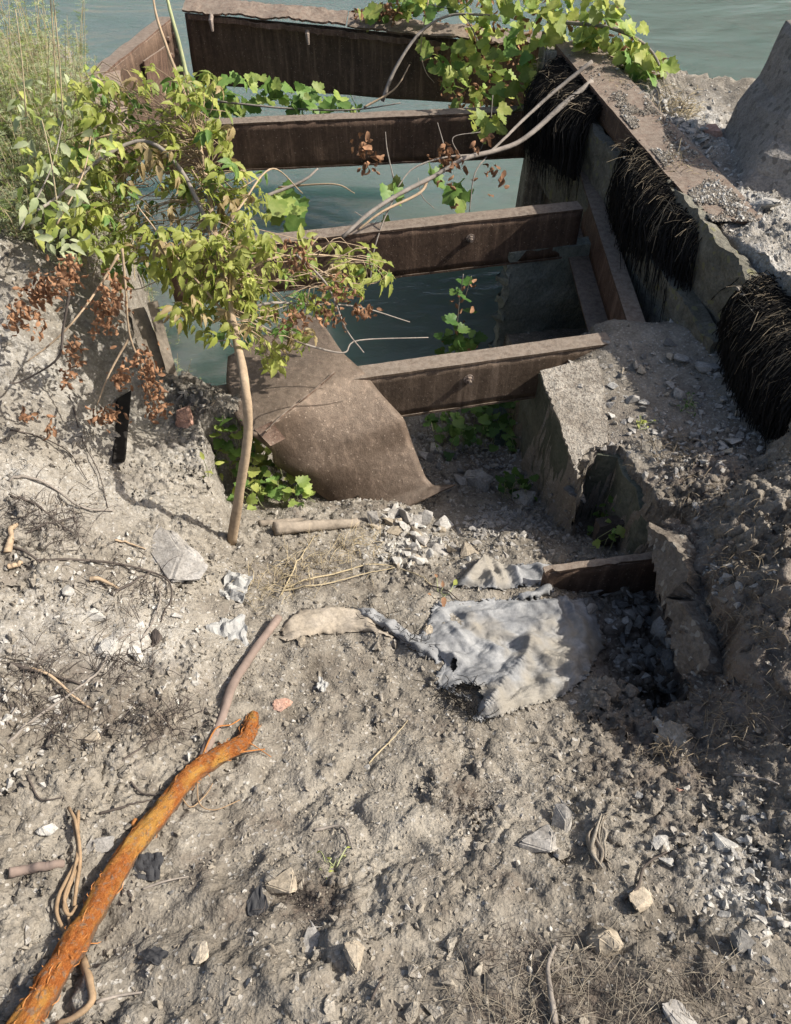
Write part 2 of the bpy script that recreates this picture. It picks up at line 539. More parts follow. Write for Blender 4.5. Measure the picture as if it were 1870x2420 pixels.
G2 = ctrl([  # the hole: the slope under the cloth, the rubble, the shore and the river bed
    (590, 1100, -.07), (640, 1085, -.22), (700, 1110, -.14), (800, 1120, -.19), (880, 1120, -.24), (950, 1110, -.29), (1020, 1100, -.33),
    (600, 1040, -.35), (680, 1050, -.35), (760, 1070, -.27), (840, 1070, -.32), (920, 1060, -.42), (1000, 1050, -.5), (1090, 1060, -.5), (1180, 1090, -.42), (1250, 1110, -.4),
    (620, 980, -.58), (700, 1000, -.6), (800, 1000, -.55), (880, 1000, -.6), (960, 990, -.68), (1050, 1000, -.66), (1130, 1030, -.58),
    (620, 930, -.8), (760, 930, -.85), (880, 930, -.86), (980, 930, -.86), (1080, 950, -.8),
    (900, 890, -1.0), (1000, 880, -1.0), (760, 890, -1.02),
    (700, 1180, .0), (800, 1190, -.03), (950, 1190, -.05), (1070, 1190, -.08), (1130, 1300, -.03), (1000, 1300, .0), (1220, 1410, .05),
    (1130, 1200, -.13), (1180, 1210, -.17), (1250, 1200, -.2), (1300, 1190, -.22), (1170, 1270, -.16), (1240, 1270, -.22), (1310, 1270, -.24),
    (1210, 1340, -.16), (1290, 1350, -.25), (1290, 1410, -.2), (1310, 1450, -.05)],
    [(-1.0, 3.4, -1.15), (0, 3.6, -1.2), (.6, 3.6, -1.2), (-1.5, 4.5, -1.5), (1, 5, -1.5), (-4, 7, -1.6), (4, 7, -1.6), (.6, 3.2, -1.0)])

G3 = ctrl([(1100, 850, .0), (1150, 900, .0), (1150, 960, .0), (1200, 860, .02), (1280, 900, .03), (1200, 800, .0), (1300, 850, .04), (1380, 900, .06),
           (1250, 960, .03), (1350, 960, .07), (1250, 1020, .06), (1400, 1010, .15), (1440, 960, .1), (1280, 820, .02)],
          [(1.0, 3.05, -.02), (1.2, 3.05, -.03), (1.45, 3.1, -.02), (.8, 3.0, -.2), (1.2, 3.4, -.5), (1.0, 4, -.8), (1.4, 4, -.8), (1.2, 5, -.9)])

wall_px = [(1090, 834), (1113, 905), (1147, 998), (1153, 985), (1156, 966), (1166, 956), (1182, 960), (1203, 962), (1215, 990), (1234, 1012), (1243, 1060), (1292, 1098)]
WALL = [PZ(px, py, 0)[:2] for px, py in wall_px]
WALLT = [p + np.array([.035, .0]) for p in WALL]
hole_px = [(1310, 1184), (1325, 1214), (1336, 1279), (1362, 1321), (1352, 1371), (1302, 1421), (1312, 1470)]
HOLE = [PZ(px, py, .08)[:2] for px, py in hole_px]
front_px = [(1275, 1450), (1262, 1396), (1240, 1346), (1180, 1318), (1050, 1260), (900, 1200), (800, 1160), (700, 1130), (620, 1110), (588, 1095)]
FRONT = [PZ(px, py, .03)[:2] for px, py in front_px]
left_px = [(566, 1050), (556, 1000), (545, 950), (535, 915), (600, 905), (604, 880), (520, 845), (470, 860), (440, 830)]
LEFT = [PZ(px, py, 0)[:2] for px, py in left_px]
PIT = np.array([(.69, 4.3)] + [tuple(p) for p in WALLT] + [tuple(p) for p in HOLE] + [tuple(p) for p in FRONT] + [tuple(p) for p in LEFT] +
               [(-1.17, 2.9), (-1.35, 3.5), (-1.62, 4.3), (-1.95, 5.1), (-2.6, 5.3), (-6, 5.6), (-9, 6), (-9, 30), (12, 30), (12, 4.9), (3.4, 4.75), (2.2, 4.8), (1.5, 5.15), (.95, 5.7), (.9, 5.0)])
# the platform of debris between the wall face in the hole and the right wall
wl = lambda y: 1.40 - .187 * (y - 3.28)
PLAT = np.array([(.66, 4.4), (.62, 2.6), (.68, 2.0), (.95, 1.8), (1.25, 1.8), (1.52, 2.15), (wl(2.5) + .03, 2.5), (wl(3.3) + .03, 3.3), (wl(4.2) + .03, 4.2), (wl(5.2) + .05, 5.2), (.85, 5.3)])


def poly_sd(poly, x, y):
    """signed distance, negative inside"""
    inside = np.zeros(x.shape, bool); d = np.full(x.shape, 1e9)
    n = len(poly)
    for i in range(n):
        ax, ay = poly[i]; bx, by = poly[(i + 1) % n]
        c = ((ay > y) != (by > y)) & (x < (bx - ax) * (y - ay) / (by - ay + 1e-12) + ax)
        inside ^= c
        ex, ey = bx - ax, by - ay
        t = np.clip(((x - ax) * ex + (y - ay) * ey) / (ex * ex + ey * ey + 1e-12), 0, 1)
        d = np.minimum(d, (x - ax - t * ex) ** 2 + (y - ay - t * ey) ** 2)
    d = np.sqrt(d)
    return np.where(inside, -d, d)


def axis(*segs):
    out = []
    for a, b, s in segs: out += list(np.arange(a, b - 1e-6, s))
    out.append(segs[-1][1])
    return np.array(out)


AX = axis((-9, -3, .15), (-3, -1.4, .018), (-1.4, 1.75, .0058), (1.75, 3.2, .018), (3.2, 9, .15))
AY = axis((-1.4, 0, .04), (0, 2.75, .0058), (2.75, 4.4, .016), (4.4, 7.2, .05))
TX, TY = np.meshgrid(AX, AY, indexing='ij')
wx = TX + .03 * fbm(TX * 7, TY * 7, 91, 3); wy = TY + .03 * fbm(TX * 7, TY * 7, 92, 3)
z1 = tps_eval(G1, TX, TY); z2 = tps_eval(G2, TX, TY); z3 = tps_eval(G3, TX, TY)
sp = poly_sd(PLAT, TX, TY); sq = poly_sd(PIT, TX, TY)
b3 = np.clip(.5 - sp / np.where(TY > 2.0, .05, .14), 0, 1); b3 = b3 * b3 * (3 - 2 * b3)
sq2 = sq + .018 * fbm(TX * 9, TY * 9, 95, 3) * (TX < .6)
bp = np.clip(.5 - sq2 / .03, 0, 1)
TZ = z1 * (1 - b3) + np.clip(z3, -1, .5) * b3
TZ = TZ * (1 - bp) + z2 * bp
TZ = np.clip(TZ, -1.8, .95)
# relief: lumps, clods, grains
clod = np.abs(fbm(TX * 5.5, TY * 5.5, 3, 3))
rough_amt = .75 + .5 * np.clip(fbm(TX * 1.3, TY * 1.3, 8, 2) + .3, 0, 1)
flat = 1 - .75 * (b3 * (sp < -.05) * (TY > 2.2))          # the plate under the platform is flat
pk = np.clip((fbm(TX * 1.9, TY * 1.9, 71, 3) + .12) * 2.4, .2, .75)          # packed and loose areas
def cells(s, seed, thr):
    # rounded lumps with sharp gaps between them
    v = np.abs(fbm(TX * s + .3 * fbm(TX * s * 2, TY * s * 2, seed + 3, 2), TY * s, seed, 2))
    return np.clip(v - thr, 0, .5)
_c1 = PZ(1420, 1200, .3); brz = np.clip(1.25 * np.exp(-(((TX - _c1[0]) / .42) ** 2 + ((TY - _c1[1]) / .5) ** 2)), 0, 1)
REL = (.030 * fbm(TX * 3.2, TY * 3.2, 1, 3) + .055 * (clod - .2) + (.009 * cells(13, 21, .06) / .25 + .008 * cells(29, 22, .05) / .25
       + .009 * cells(61, 23, .04) / .25 + .007 * fbm(TX * 70, TY * 70, 2, 2, .6)) * pk - .010 + .035 * brz * (cells(10, 31, .05) / .25 - .3) + .014 * brz * fbm(TX * 22, TY * 60, 32, 3, .6)) * rough_amt * flat
TZ = TZ + REL
ni, nj = TX.shape
idx = np.arange(ni * nj).reshape(ni, nj)
TF = np.stack([idx[:-1, :-1], idx[1:, :-1], idx[1:, 1:], idx[:-1, 1:]], -1).reshape(-1, 4)
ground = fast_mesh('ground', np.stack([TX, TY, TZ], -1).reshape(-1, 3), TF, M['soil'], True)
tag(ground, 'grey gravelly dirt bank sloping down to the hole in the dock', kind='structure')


# kinds of soil: dark rotted humus (R), limey rubble dust (G), brown rooty earth (B)
def blob(px, py, z, r, ry=None):
    c = PZ(px, py, z)
    return np.exp(-(((TX - c[0]) / r) ** 2 + ((TY - c[1]) / (ry or r)) ** 2))


nA = np.clip(fbm(TX * 4, TY * 4, 61, 4) * 1.6 + .5, 0, 1); nB = np.clip(fbm(TX * 9, TY * 9, 62, 4) * 1.6 + .4, 0, 1)
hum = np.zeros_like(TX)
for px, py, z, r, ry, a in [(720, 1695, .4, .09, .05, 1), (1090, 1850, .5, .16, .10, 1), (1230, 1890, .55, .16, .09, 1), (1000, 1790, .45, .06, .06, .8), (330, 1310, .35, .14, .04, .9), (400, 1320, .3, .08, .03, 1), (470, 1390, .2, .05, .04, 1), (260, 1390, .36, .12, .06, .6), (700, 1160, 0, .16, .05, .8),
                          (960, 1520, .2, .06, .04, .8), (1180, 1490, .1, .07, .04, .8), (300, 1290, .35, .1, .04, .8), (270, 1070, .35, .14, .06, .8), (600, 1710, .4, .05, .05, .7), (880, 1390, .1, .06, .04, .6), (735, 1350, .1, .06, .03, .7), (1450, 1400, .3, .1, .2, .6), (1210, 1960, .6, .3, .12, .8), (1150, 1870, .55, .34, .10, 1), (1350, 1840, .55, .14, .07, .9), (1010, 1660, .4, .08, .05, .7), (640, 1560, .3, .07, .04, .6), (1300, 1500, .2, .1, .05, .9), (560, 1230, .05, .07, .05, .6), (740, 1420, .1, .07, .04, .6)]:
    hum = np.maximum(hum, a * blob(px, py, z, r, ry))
lime = np.zeros_like(TX)
for px, py, z, r, ry, a in [(330, 1230, .33, .3, .14, .8), (300, 1000, .36, .3, .2, .55), (480, 960, .05, .18, .2, .6), (260, 800, .5, .35, .4, .45), (1330, 420, .38, .35, .35, 1), (1440, 560, .4, .25, .3, .95), (1120, 880, 0, .10, .3, .8), (1440, 660, .4, .15, .2, .9), (870, 1110, -.2, .12, .1, .8), (1430, 1650, .43, .12, .12, .6), (300, 1880, .47, .2, .1, .3), (1800, 650, .43, .6, .6, .8)]:
    lime = np.maximum(lime, a * blob(px, py, z, r, ry))
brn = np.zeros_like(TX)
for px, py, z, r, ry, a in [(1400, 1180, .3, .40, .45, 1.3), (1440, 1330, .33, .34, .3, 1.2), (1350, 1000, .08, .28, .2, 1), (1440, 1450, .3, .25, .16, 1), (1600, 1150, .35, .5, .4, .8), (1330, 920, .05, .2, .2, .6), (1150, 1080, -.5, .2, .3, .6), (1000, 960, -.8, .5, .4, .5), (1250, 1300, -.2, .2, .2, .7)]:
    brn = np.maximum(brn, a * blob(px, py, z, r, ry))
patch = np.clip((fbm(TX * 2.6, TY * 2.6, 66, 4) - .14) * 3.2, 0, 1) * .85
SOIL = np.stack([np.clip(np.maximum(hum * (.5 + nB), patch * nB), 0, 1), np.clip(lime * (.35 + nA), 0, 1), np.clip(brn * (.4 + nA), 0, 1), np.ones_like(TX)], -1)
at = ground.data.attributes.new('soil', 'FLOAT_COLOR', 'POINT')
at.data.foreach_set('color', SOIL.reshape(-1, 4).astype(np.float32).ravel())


# crumbling faces: where the ground is steep, push it in and out sideways too
gx = np.gradient(TZ, axis=0) / np.gradient(TX, axis=0); gy = np.gradient(TZ, axis=1) / np.gradient(TY, axis=1)
stp = np.clip((np.sqrt(gx ** 2 + gy ** 2) - .6) / .8, 0, 1)
hx_, hy_ = TX + TZ * .9, TY + TZ * .7
dn_ = (.030 * fbm(hx_ * 9, hy_ * 9, 201, 4, .6) + .022 * (np.abs(fbm(hx_ * 21, hy_ * 21, 202, 3)) - .2)) * stp
nl_ = np.sqrt(gx ** 2 + gy ** 2 + 1)
VX, VY, VZ = TX - dn_ * gx / nl_, TY - dn_ * gy / nl_, TZ + dn_ / nl_ * .4
ground.data.vertices.foreach_set('co', np.stack([VX, VY, VZ], -1).reshape(-1).astype(np.float32))
ground.data.update()


def hz(x, y):
    x = np.asarray(x, float); y = np.asarray(y, float)
    i = np.clip(np.searchsorted(AX, x) - 1, 0, ni - 2); j = np.clip(np.searchsorted(AY, y) - 1, 0, nj - 2)
    u = np.clip((x - AX[i]) / (AX[i + 1] - AX[i]), 0, 1); v = np.clip((y - AY[j]) / (AY[j + 1] - AY[j]), 0, 1)
    return (TZ[i, j] * (1 - u) + TZ[i + 1, j] * u) * (1 - v) + (TZ[i, j + 1] * (1 - u) + TZ[i + 1, j + 1] * u) * v


_T = np.arange(.4, 9, .006)


def HT(px, py, lift=0.0):
    """where the ray of a photograph pixel meets the ground"""
    P = EYE + ray(px, py)[None] * _T[:, None]
    k = np.nonzero(P[:, 2] < hz(P[:, 0], P[:, 1]))[0]
    p = P[k[0]] if len(k) else PZ(px, py, 0)
    return np.array([p[0], p[1], float(hz(p[0], p[1])) + lift])


# ------------------------------------------------------------------ river
WATER_Z = -1.0
m, nt, b = new_mat('river_water')
p = geo_pos(nt)
mp = N(nt, 'ShaderNodeMapping'); mp.inputs['Scale'].default_value = (.75, 1.5, 1); mp.inputs['Rotation'].default_value = (0, 0, R(14))
nt.links.new(p, mp.inputs[0])
w1 = noise(nt, mp.outputs[0], .55, 3, .5, .8); w2 = noise(nt, mp.outputs[0], 6.5, 4, .55, .4); w3 = noise(nt, mp.outputs[0], 22, 3, .5)
b.inputs['Base Color'].default_value = (.118, .155, .138, 1)
b.inputs['Subsurface Weight'].default_value = 1.0
b.inputs['Subsurface Radius'].default_value = (.5, .9, .8)
b.inputs['Subsurface Scale'].default_value = 3.0
b.inputs['Roughness'].default_value = .03
b.inputs['IOR'].default_value = 1.33
h = bump(nt, b, w1, .6, .45)
h = bump(nt, b, w2, .45, .04, h)
bump(nt, b, w3, .3, .008, h)
M['water'] = m
river = obj('river_water', [(-400, -2, WATER_Z), (400, -2, WATER_Z), (400, 600, WATER_Z), (-400, 600, WATER_Z)], [(0, 1, 2, 3)], m)
tag(river, 'rippled green river water beyond the broken dock', kind='structure')
# ================================================================== STEEL FRAME OF THE DOCK
def bolt_at(p, n, parent, r=.017, shank=.035):
    """a bolt standing out of a face: washer, shank and nut as one mesh"""
    n = Vector(n).normalized(); a = n.orthogonal().normalized(); c = n.cross(a)
    mb = MB()

    def cyl(r, h0, h1, k):
        V = [Vector(p) + n * h + (a * math.cos(2 * math.pi * i / k) + c * math.sin(2 * math.pi * i / k)) * r for h in (h0, h1) for i in range(k)]
        F = [(i, (i + 1) % k, k + (i + 1) % k, k + i) for i in range(k)] + [tuple(range(k))[::-1], tuple(range(k, 2 * k))]
        mb.add(V, F)
    cyl(r * 1.45, 0, .004, 12); cyl(r, .004, .016, 6); cyl(r * .55, .016, shank, 8)
    return mb.build('bolt', M['bolt'], parent)


def channel_beam(TL, TR, BW, depth, label, bolts=(), seed=0, mat='rust', holes=(), edge=.004):
    """steel channel: web towards the camera from TL to TR, flanges of width BW running away from it"""
    TL = np.asarray(TL, float); TR = np.asarray(TR, float)
    ax = TR - TL; L = np.linalg.norm(ax); ax /= L
    back = np.array([-ax[1], ax[0], 0]); back /= np.linalg.norm(back)
    dn = np.array([0, 0, -1.0])
    root = empty('steel_beam', (TL + TR) / 2)
    tag(root, label, 'steel beam', 'rusty steel cross beams of the dock frame')
    n = max(20, int(L / .04))
    G = quad_grid(TR + dn * .013, TL + dn * .013, TL + dn * (depth - .013), TR + dn * (depth - .013), n, 8, .004, seed, 4)
    obj('web', *sheet(G, .012), M[mat], root, True)
    G = quad_grid(TL - back * .003, TR - back * .003, TR + back * BW, TL + back * BW, n, 6, .003, seed + 1, 4, edge)
    obj('top_flange', *sheet(G, .012), M[mat], root)
    G = quad_grid(TL + dn * (depth - .012) - back * .003, TR + dn * (depth - .012) - back * .003, TR + dn * (depth - .012) + back * BW, TL + dn * (depth - .012) + back * BW, n, 4, .003, seed + 2, 4, edge)
    obj('bottom_flange', *sheet(G, .012), M[mat], root)
    for (u, dz) in bolts:
        bolt_at(TL + ax * L * u + dn * dz - back * .002, -back, root)
    return root


def ext(A, B, a=0, b=0):
    A = np.asarray(A); B = np.asarray(B); d = B - A
    return A - d * a, B + d * b


# beam 2, 3, 4 (counted from the river)
L, Rr = ext(PZ(640, 424, 0), PZ(1060, 406, 0), .42, .03)
beam2 = channel_beam(L, Rr, .09, .315, 'rusty steel cross beam just nearer than the tall end girder', [], 21)
L, Rr = ext(PZ(640, 622, 0), PZ(1160, 565, 0), .3, -.005)
beam3 = channel_beam(L, Rr, .092, .30, 'rusty steel cross beam in the middle with one long bolt in its dark face', [(.72, .10)], 22)
L, Rr = PZ(425, 893, -.01), PZ(1205, 784, 0)
beam4 = channel_beam(L, Rr, .085, .27, 'dusty steel cross beam nearest the hole, behind the bent plate, with a pale bolt head', [(.685, .09)], 23, 'rust_pale')
L, Rr = PZ(1095, 1158, -.01), PZ(1310, 1130, 0)
beam5 = channel_beam(L, Rr, .03, .30, 'short shaded steel channel sunk in the rubble right of the torn cloth', [], 24, 'rust', edge=.012)

# tall end girder at the river
gt = 7.0
A, B = PY(508, 246, 6.45), PY(1110, 305, 6.25)
root = empty('end_girder', (A + B) / 2)
tag(root, 'tall rusty end girder with torn top edge against the river', 'steel girder')
ax = (B - A) / np.linalg.norm(B - A)
bk = np.array([-ax[1], ax[0], 0]); bk /= np.linalg.norm(bk)
Abot, Bbot = PY(525, 362, 6.45), PY(1110, 405, 6.25)
G = quad_grid(B, A, Abot, Bbot, 60, 14, .02, 31, 2)
obj('web', *sheet(G, .014), M['rust'], root, True)
# torn top flange, bent up and in two lengths, rust layers peeling below it
tA, tB, tC = PY(508, 235, 6.43), PY(772, 257, 6.36), PY(1110, 290, 6.25)
for k, (p, q, lift, wdt) in enumerate([(tA, tB, .0, .10), (tB + ax * .01, tC, -.02, .09)]):
    p = p + np.array([0, 0, lift]); q = q + np.array([0, 0, lift])
    G = quad_grid(p - bk * .09, q - bk * .09, q + bk * wdt + np.array([0, 0, .03]), p + bk * wdt + np.array([0, 0, .05]), 50, 8, .025, 40 + k, 3, .035)
    obj('top_flange', *sheet(G, .014), M['rust_red'] if k == 0 else M['rust'], root)
p, q = PY(512, 247, 6.36), PY(930, 293, 6.24)
G = quad_grid(p, q, q + np.array([0, 0, -.05]), p + np.array([0, 0, -.04]), 60, 4, .018, 51, 7, .02)
obj('rust_layer', *sheet(G[::-1], .006), M['rust_red'], root)
for px, py in ((551, 262), (708, 284)):
    q = PY(px, py, 6.28)
    mb = MB()
    mb.add(*tube([q + (0, .05, .03), q + (0, 0, .01), q + (.005, -.02, -.05)], [.016, .018, .009], 6))
    mb.build('bent_bolt', M['bolt'], root)

# left side girder running back from the corner, with rivets
P1, P2 = PY(490, 252, 6.45), PY(392, 332, 5.2)
root = empty('side_girder', (P1 + P2) / 2)
tag(root, 'riveted side girder sloping away on the left below the two bare stems', 'steel girder')
dl = (P1 - P2); dl /= np.linalg.norm(dl)
P3 = P2 - dl * 1.15
out = np.array([-dl[1], dl[0], 0]); out /= np.linalg.norm(out)
G = quad_grid(P3, P1, P1 + out * .11, P3 + out * .11, 40, 5, .008, 61, 3, .01)
obj('top_flange', *sheet(G, .014), M['rust_red'], root)
G = quad_grid(P1 - (0, 0, .014), P3 - (0, 0, .014), P3 - (0, 0, .62), P1 - (0, 0, .62), 40, 10, .006, 62, 3)
obj('web', *sheet(G, .014), M['rust'], root, True)
# gusset in the corner and its rivets
q0 = P1 - dl * .02 + np.array([.02, -.01, -.02])
for s in range(2):
    for k in range(5):
        c = P1 - dl * (.10 + .12 * s) + np.array([0, 0, -.10 - .11 * k]) - out * .004
        mb = MB()
        V = []; F = []
        nn = -out; a = dl; cc = np.array([0, 0, 1.0])
        for ri, (rr, hh) in enumerate(((.024, 0), (.02, .012), (.009, .018))):
            V += [c + nn * hh + (a * math.cos(i * math.pi / 4) + cc * math.sin(i * math.pi / 4)) * rr for i in range(8)]
        F = [(r8 * 8 + i, r8 * 8 + (i + 1) % 8, r8 * 8 + 8 + (i + 1) % 8, r8 * 8 + 8 + i) for r8 in range(2) for i in range(8)] + [tuple(range(16, 24))]
        obj('rivet', V, F, M['rust_red'], root)
# broad plate lying along the girder, dusty red
a1, a2, a3, a4 = PZ(365, 350, .35), PZ(402, 338, .34), PZ(425, 440, .2), PZ(352, 440, .25)
G = quad_grid(a1, a4, a3, a2, 14, 14, .012, 63, 4, .01)
o = obj('steel_plate', *sheet(G, .01), M['rust_red'])
tag(o, 'flat rusty plate showing between the weeds and the side girder', 'steel plate')
a1, a2, a3, a4 = PY(442, 325, 5.6), PY(478, 300, 6.1), PY(484, 385, 6.1), PY(450, 372, 5.6)
G = quad_grid(a2, a1, a4, a3, 10, 10, .006, 64, 4)
obj('gusset', *sheet(G, .012), M['rust_red'], root)

# longitudinal stringer on the right, an I section
S1, S2 = PZ(1160, 497, .0), PZ(1262, 803, -.005)
root = empty('stringer_beam', (S1 + S2) / 2)
tag(root, 'long narrow steel stringer running along the foot of the right wall', 'steel beam')
G = quad_grid(S2 - (.042, 0, 0), S2 + (.042, .03, 0), S1 + (.042, 0, 0), S1 - (.042, 0, 0), 5, 50, .004, 71, 4, .004)
obj('top_flange', *sheet(G, .012), M['rust'], root)
G = quad_grid(S2 + (0, 0, -.012), S1 + (0, 0, -.012), S1 + (0, 0, -.29), S2 + (0, 0, -.29), 40, 6, .003, 72, 4)
obj('web', *sheet(G, .012), M['rust_red'], root, True)
G = quad_grid(S2 - (.12, 0, .29), S2 + (.055, 0, -.29), S1 + (.055, 0, -.29), S1 - (.12, 0, .29), 5, 40, .004, 73, 4)
obj('bottom_flange', *sheet(G, .012), M['rust'], root)

# bent plate hanging from the deck into the hole: rows run along the crease, from the flat deck part down to the foot
rows = [
    [(578, 806, .05), (630, 775, .06), (692, 738, .07), (727, 744, .07)],
    [(575, 850, .03), (625, 815, .04), (690, 775, .05), (744, 768, .055)],
    [(590, 905, .02), (640, 880, .03), (700, 838, .035), (765, 800, .035)],
    [(618, 935, .00), (662, 905, .02), (728, 858, .015), (800, 831, .0)],
    [(632, 946, -.05), (685, 925, -.06), (755, 900, -.07), (829, 868, -.06)],
    [(650, 960, -.13), (700, 958, -.15), (775, 940, -.15), (866, 908, -.14)],
    [(652, 980, -.21), (712, 995, -.24), (790, 980, -.25), (878, 945, -.24)],
    [(700, 1012, -.34), (745, 1026, -.36), (815, 1020, -.36), (900, 1002, -.36)],
    [(752, 1048, -.43), (785, 1050, -.43), (838, 1042, -.42), (914, 1017, -.39)],
    [(800, 1075, -.46), (830, 1068, -.46), (872, 1056, -.44), (955, 1014, -.36)],
]
base = np.array([[PZ(*p) for p in r] for r in rows])
U = []
for r in base: U.append(smooth_path(r, 25))
U = np.array(U)
fine = np.linspace(0, len(rows) - 1, 61)[:60]
G = np.array([np.stack([np.interp(fine, np.arange(len(rows)), U[:, j, c_]) for c_ in range(3)], -1) for j in range(25)])      # (25,60,3)
for _ in range(1): G[:, 2:-2] = (G[:, 1:-3] + 2 * G[:, 2:-2] + G[:, 3:-1]) / 4
g1, g2 = np.meshgrid(np.arange(25) / 25 * 4, np.arange(60) / 60 * 8, indexing='ij')
G[:, :, 2] += .003 * fbm(g1, g2, 77, 3)
root = empty('bent_plate', G[12, 30])
tag(root, 'large bent rusty steel plate folded over the nearest beam into the hole', 'steel plate')
V, F = sheet(G[::-1], .008)
obj('plate', V, F, M['rust_plate'], root, True)
w = [PZ(640, 929, .01), PZ(670, 900, .032), PZ(710, 868, .036), PZ(752, 832, .035)]
mb = MB(); mb.add(*tube(smooth_path(w, 24), .006, 6, .35, 3)); mb.build('weld_seam', M['rust'], root)
mb = MB()
G2_ = quad_grid(PZ(622, 925, .012), PZ(648, 952, -.05), PZ(672, 940, -.05), PZ(650, 912, .03), 6, 6, .004, 5, 8)
V, F = sheet(G2_, .01); mb.add(V, F); mb.build('lug', M['rust_red'], root)

# left: black sheet painting in the shade of the slot and two leaning boards
root = empty('slot_shade_sheet', PZ(410, 930, 0))
tag(root, 'black sheet standing in for the shaded slot of the left bank', 'shade sheet')
c1, c2, c3, c4 = PZ(401, 890, .17), PZ(425, 876, .12), PZ(416, 983, .03), PZ(394, 984, .05)
mid = np.array([c1, c2, c3, c4]).mean(0)
G = quad_grid(c1, c4, c3, c2, 10, 5, .004, 81, 6)
G = quad_grid(HT(403, 886, .035), HT(396, 984, .03), HT(416, 984, .03), HT(425, 872, .035), 10, 5, .002, 81, 6)
obj('shade_face', *sheet(G, .02), M['fibre'], root)
for k, (q1, q2, w) in enumerate([((430, 730), (478, 846), .028), ((455, 720), (488, 843), .02)]):
    a, b_ = PY(*q1, 2.75), PY(*q2, 2.62)
    G = quad_grid(a - (w, 0, 0), b_ - (w, 0, 0), b_ + (w, .02, 0), a + (w, .02, 0), 12, 4, .006, 85 + k, 6, .004)
    o = obj('board', *sheet(G, .018), M['wood'])
    tag(o, 'wide weathered board leaning in the gap on the left' if k == 0 else 'narrow weathered board leaning beside the wide one on the left', 'board')

# ================================================================== RIGHT WALL
root = empty('retaining_wall', PZ(1150, 900, -.5))
tag(root, 'algae stained concrete wall face going down into the hole', 'wall')
path = [np.array([.66, 3.05]), np.array([.66, 2.8])] + [PZ(x_, y_, 0)[:2] + np.array([.030, .0]) for x_, y_ in [(1090, 834), (1113, 905), (1128, 940), (1166, 957), (1203, 962), (1215, 990), (1234, 1012), (1243, 1060), (1292, 1098)]]
path = np.array(path)
pp = [path[0]]
for a, b_ in zip(path[:-1], path[1:]):
    k = max(2, int(np.linalg.norm(b_ - a) / .05))
    for i in range(1, k + 1): pp.append(a + (b_ - a) * i / k)
pp = np.array(pp)
zz = np.linspace(-.03, -1.45, 26)
top = np.clip((pp[:, 1] - 2.5) / .12, 0, 1) * -.06 - np.clip((pp[:, 1] - 2.75) / .3, 0, 1) * .25
G = np.zeros((len(pp), 26, 3)); G[:, :, :2] = pp[:, None]; G[:, :, 2] = top[:, None] * (1 - np.linspace(0, 1, 26))[None] + zz[None]
s_ = np.arange(len(pp)) * .05
a_, b2_ = np.meshgrid(s_ * 5, zz * 5, indexing='ij')
G[:, :, 0] += .02 * fbm(a_, b2_, 88, 4)
obj('wall_face', *sheet(G[::-1], .06), M['concrete_green'], root)
# the slab standing across the water behind the nearest beam, broken at its left edge
G = quad_grid((.655, 3.96, -.22), (1.38, 4.12, -.22), (1.38, 4.12, -1.5), (.635, 3.98, -1.5), 30, 40, .03, 18, 3)
zz = np.linspace(0, 3, 40)
G[0, :, 0] += fbm(zz * 4, zz * 0, 17, 4) * .05; G[0, :, 1] -= fbm(zz * 4, zz * 0, 17, 4) * .05
obj('wall_slab', *sheet(G[::-1], .09), M['concrete_slab'], root)

# the wall behind the fringe: capped by a steel channel, concrete panels, and a lower ledge
def W(y, z, off=0.0): return np.array([wl(y) + off, y, z])
root = empty('dock_wall', W(4.2, 0))
tag(root, 'right dock wall of stained concrete panels under a rusty steel cap', 'wall')
zt = .40
G = quad_grid(W(3.26, zt, -.02), W(3.18, zt, .25), W(5.35, zt, .23), W(5.35, zt, -.02), 8, 80, .008, 91, 3, .012)
obj('steel_cap', *sheet(G, .014), M['rust_red'], root)
G = quad_grid(W(3.26, zt - .016), W(5.35, zt - .016), W(5.35, .27), W(3.26, .27), 60, 5, .004, 92, 4)
obj('cap_web', *sheet(G[::-1], .012), M['rust'], root, True)
for k, (y0, y1, z1_, z0_, off) in enumerate([(4.02, 4.62, .268, -.30, .0), (4.64, 5.5, .268, -.45, .015), (3.62, 4.0, .268, -.35, .03), (2.70, 3.6, .40, -.02, .012)]):
    G = quad_grid(W(y0, z1_, off), W(y1, z1_, off), W(y1, z0_, off), W(y0, z0_, off), 40, 20, .03, 94 + k, 4, .03)
    obj('concrete_panel', *sheet(G[::-1], .06), M['concrete_stain'], root)
# the thin deck plate whose broken edge overhangs the hole
dp = [[(1086, 833), (1130, 822), (1180, 812)], [(1100, 872), (1140, 865), (1190, 860)], [(1113, 905), (1150, 900), (1195, 898)], [(1130, 952), (1152, 940), (1196, 932)], [(1141, 985), (1152, 955), (1196, 948)], [(1147, 999), (1155, 968), (1190, 952)]]
Gp = np.array([smooth_path([(x_, y_, 0) for x_, y_ in r], 26) for r in dp]); Gp = np.array([smooth_path(Gp[:, j], 50) for j in range(26)])
G = np.array([[PZ(q[0], q[1], .012) for q in row] for row in Gp])
G[:, :, 2] += .006 * fbm(G[:, :, 0] * 14, G[:, :, 1] * 14, 33, 3)
G[:, -1, :2] += .008 * RS.normal(size=(26, 2)); G[0, :, 0] += .003 * RS.normal(size=50)
obj('deck_plate', *sheet(G, .012), M['soil_loose'], root)
# lower ledge of the wall, above the platform
G = quad_grid(W(2.7, .13, -.06), W(3.62, .14, -.07), W(3.62, -.6, -.10), W(2.7, -.3, -.09), 30, 16, .03, 98, 4, .02)
obj('concrete_ledge', *sheet(G[::-1], .08), M['concrete_stain'], root)

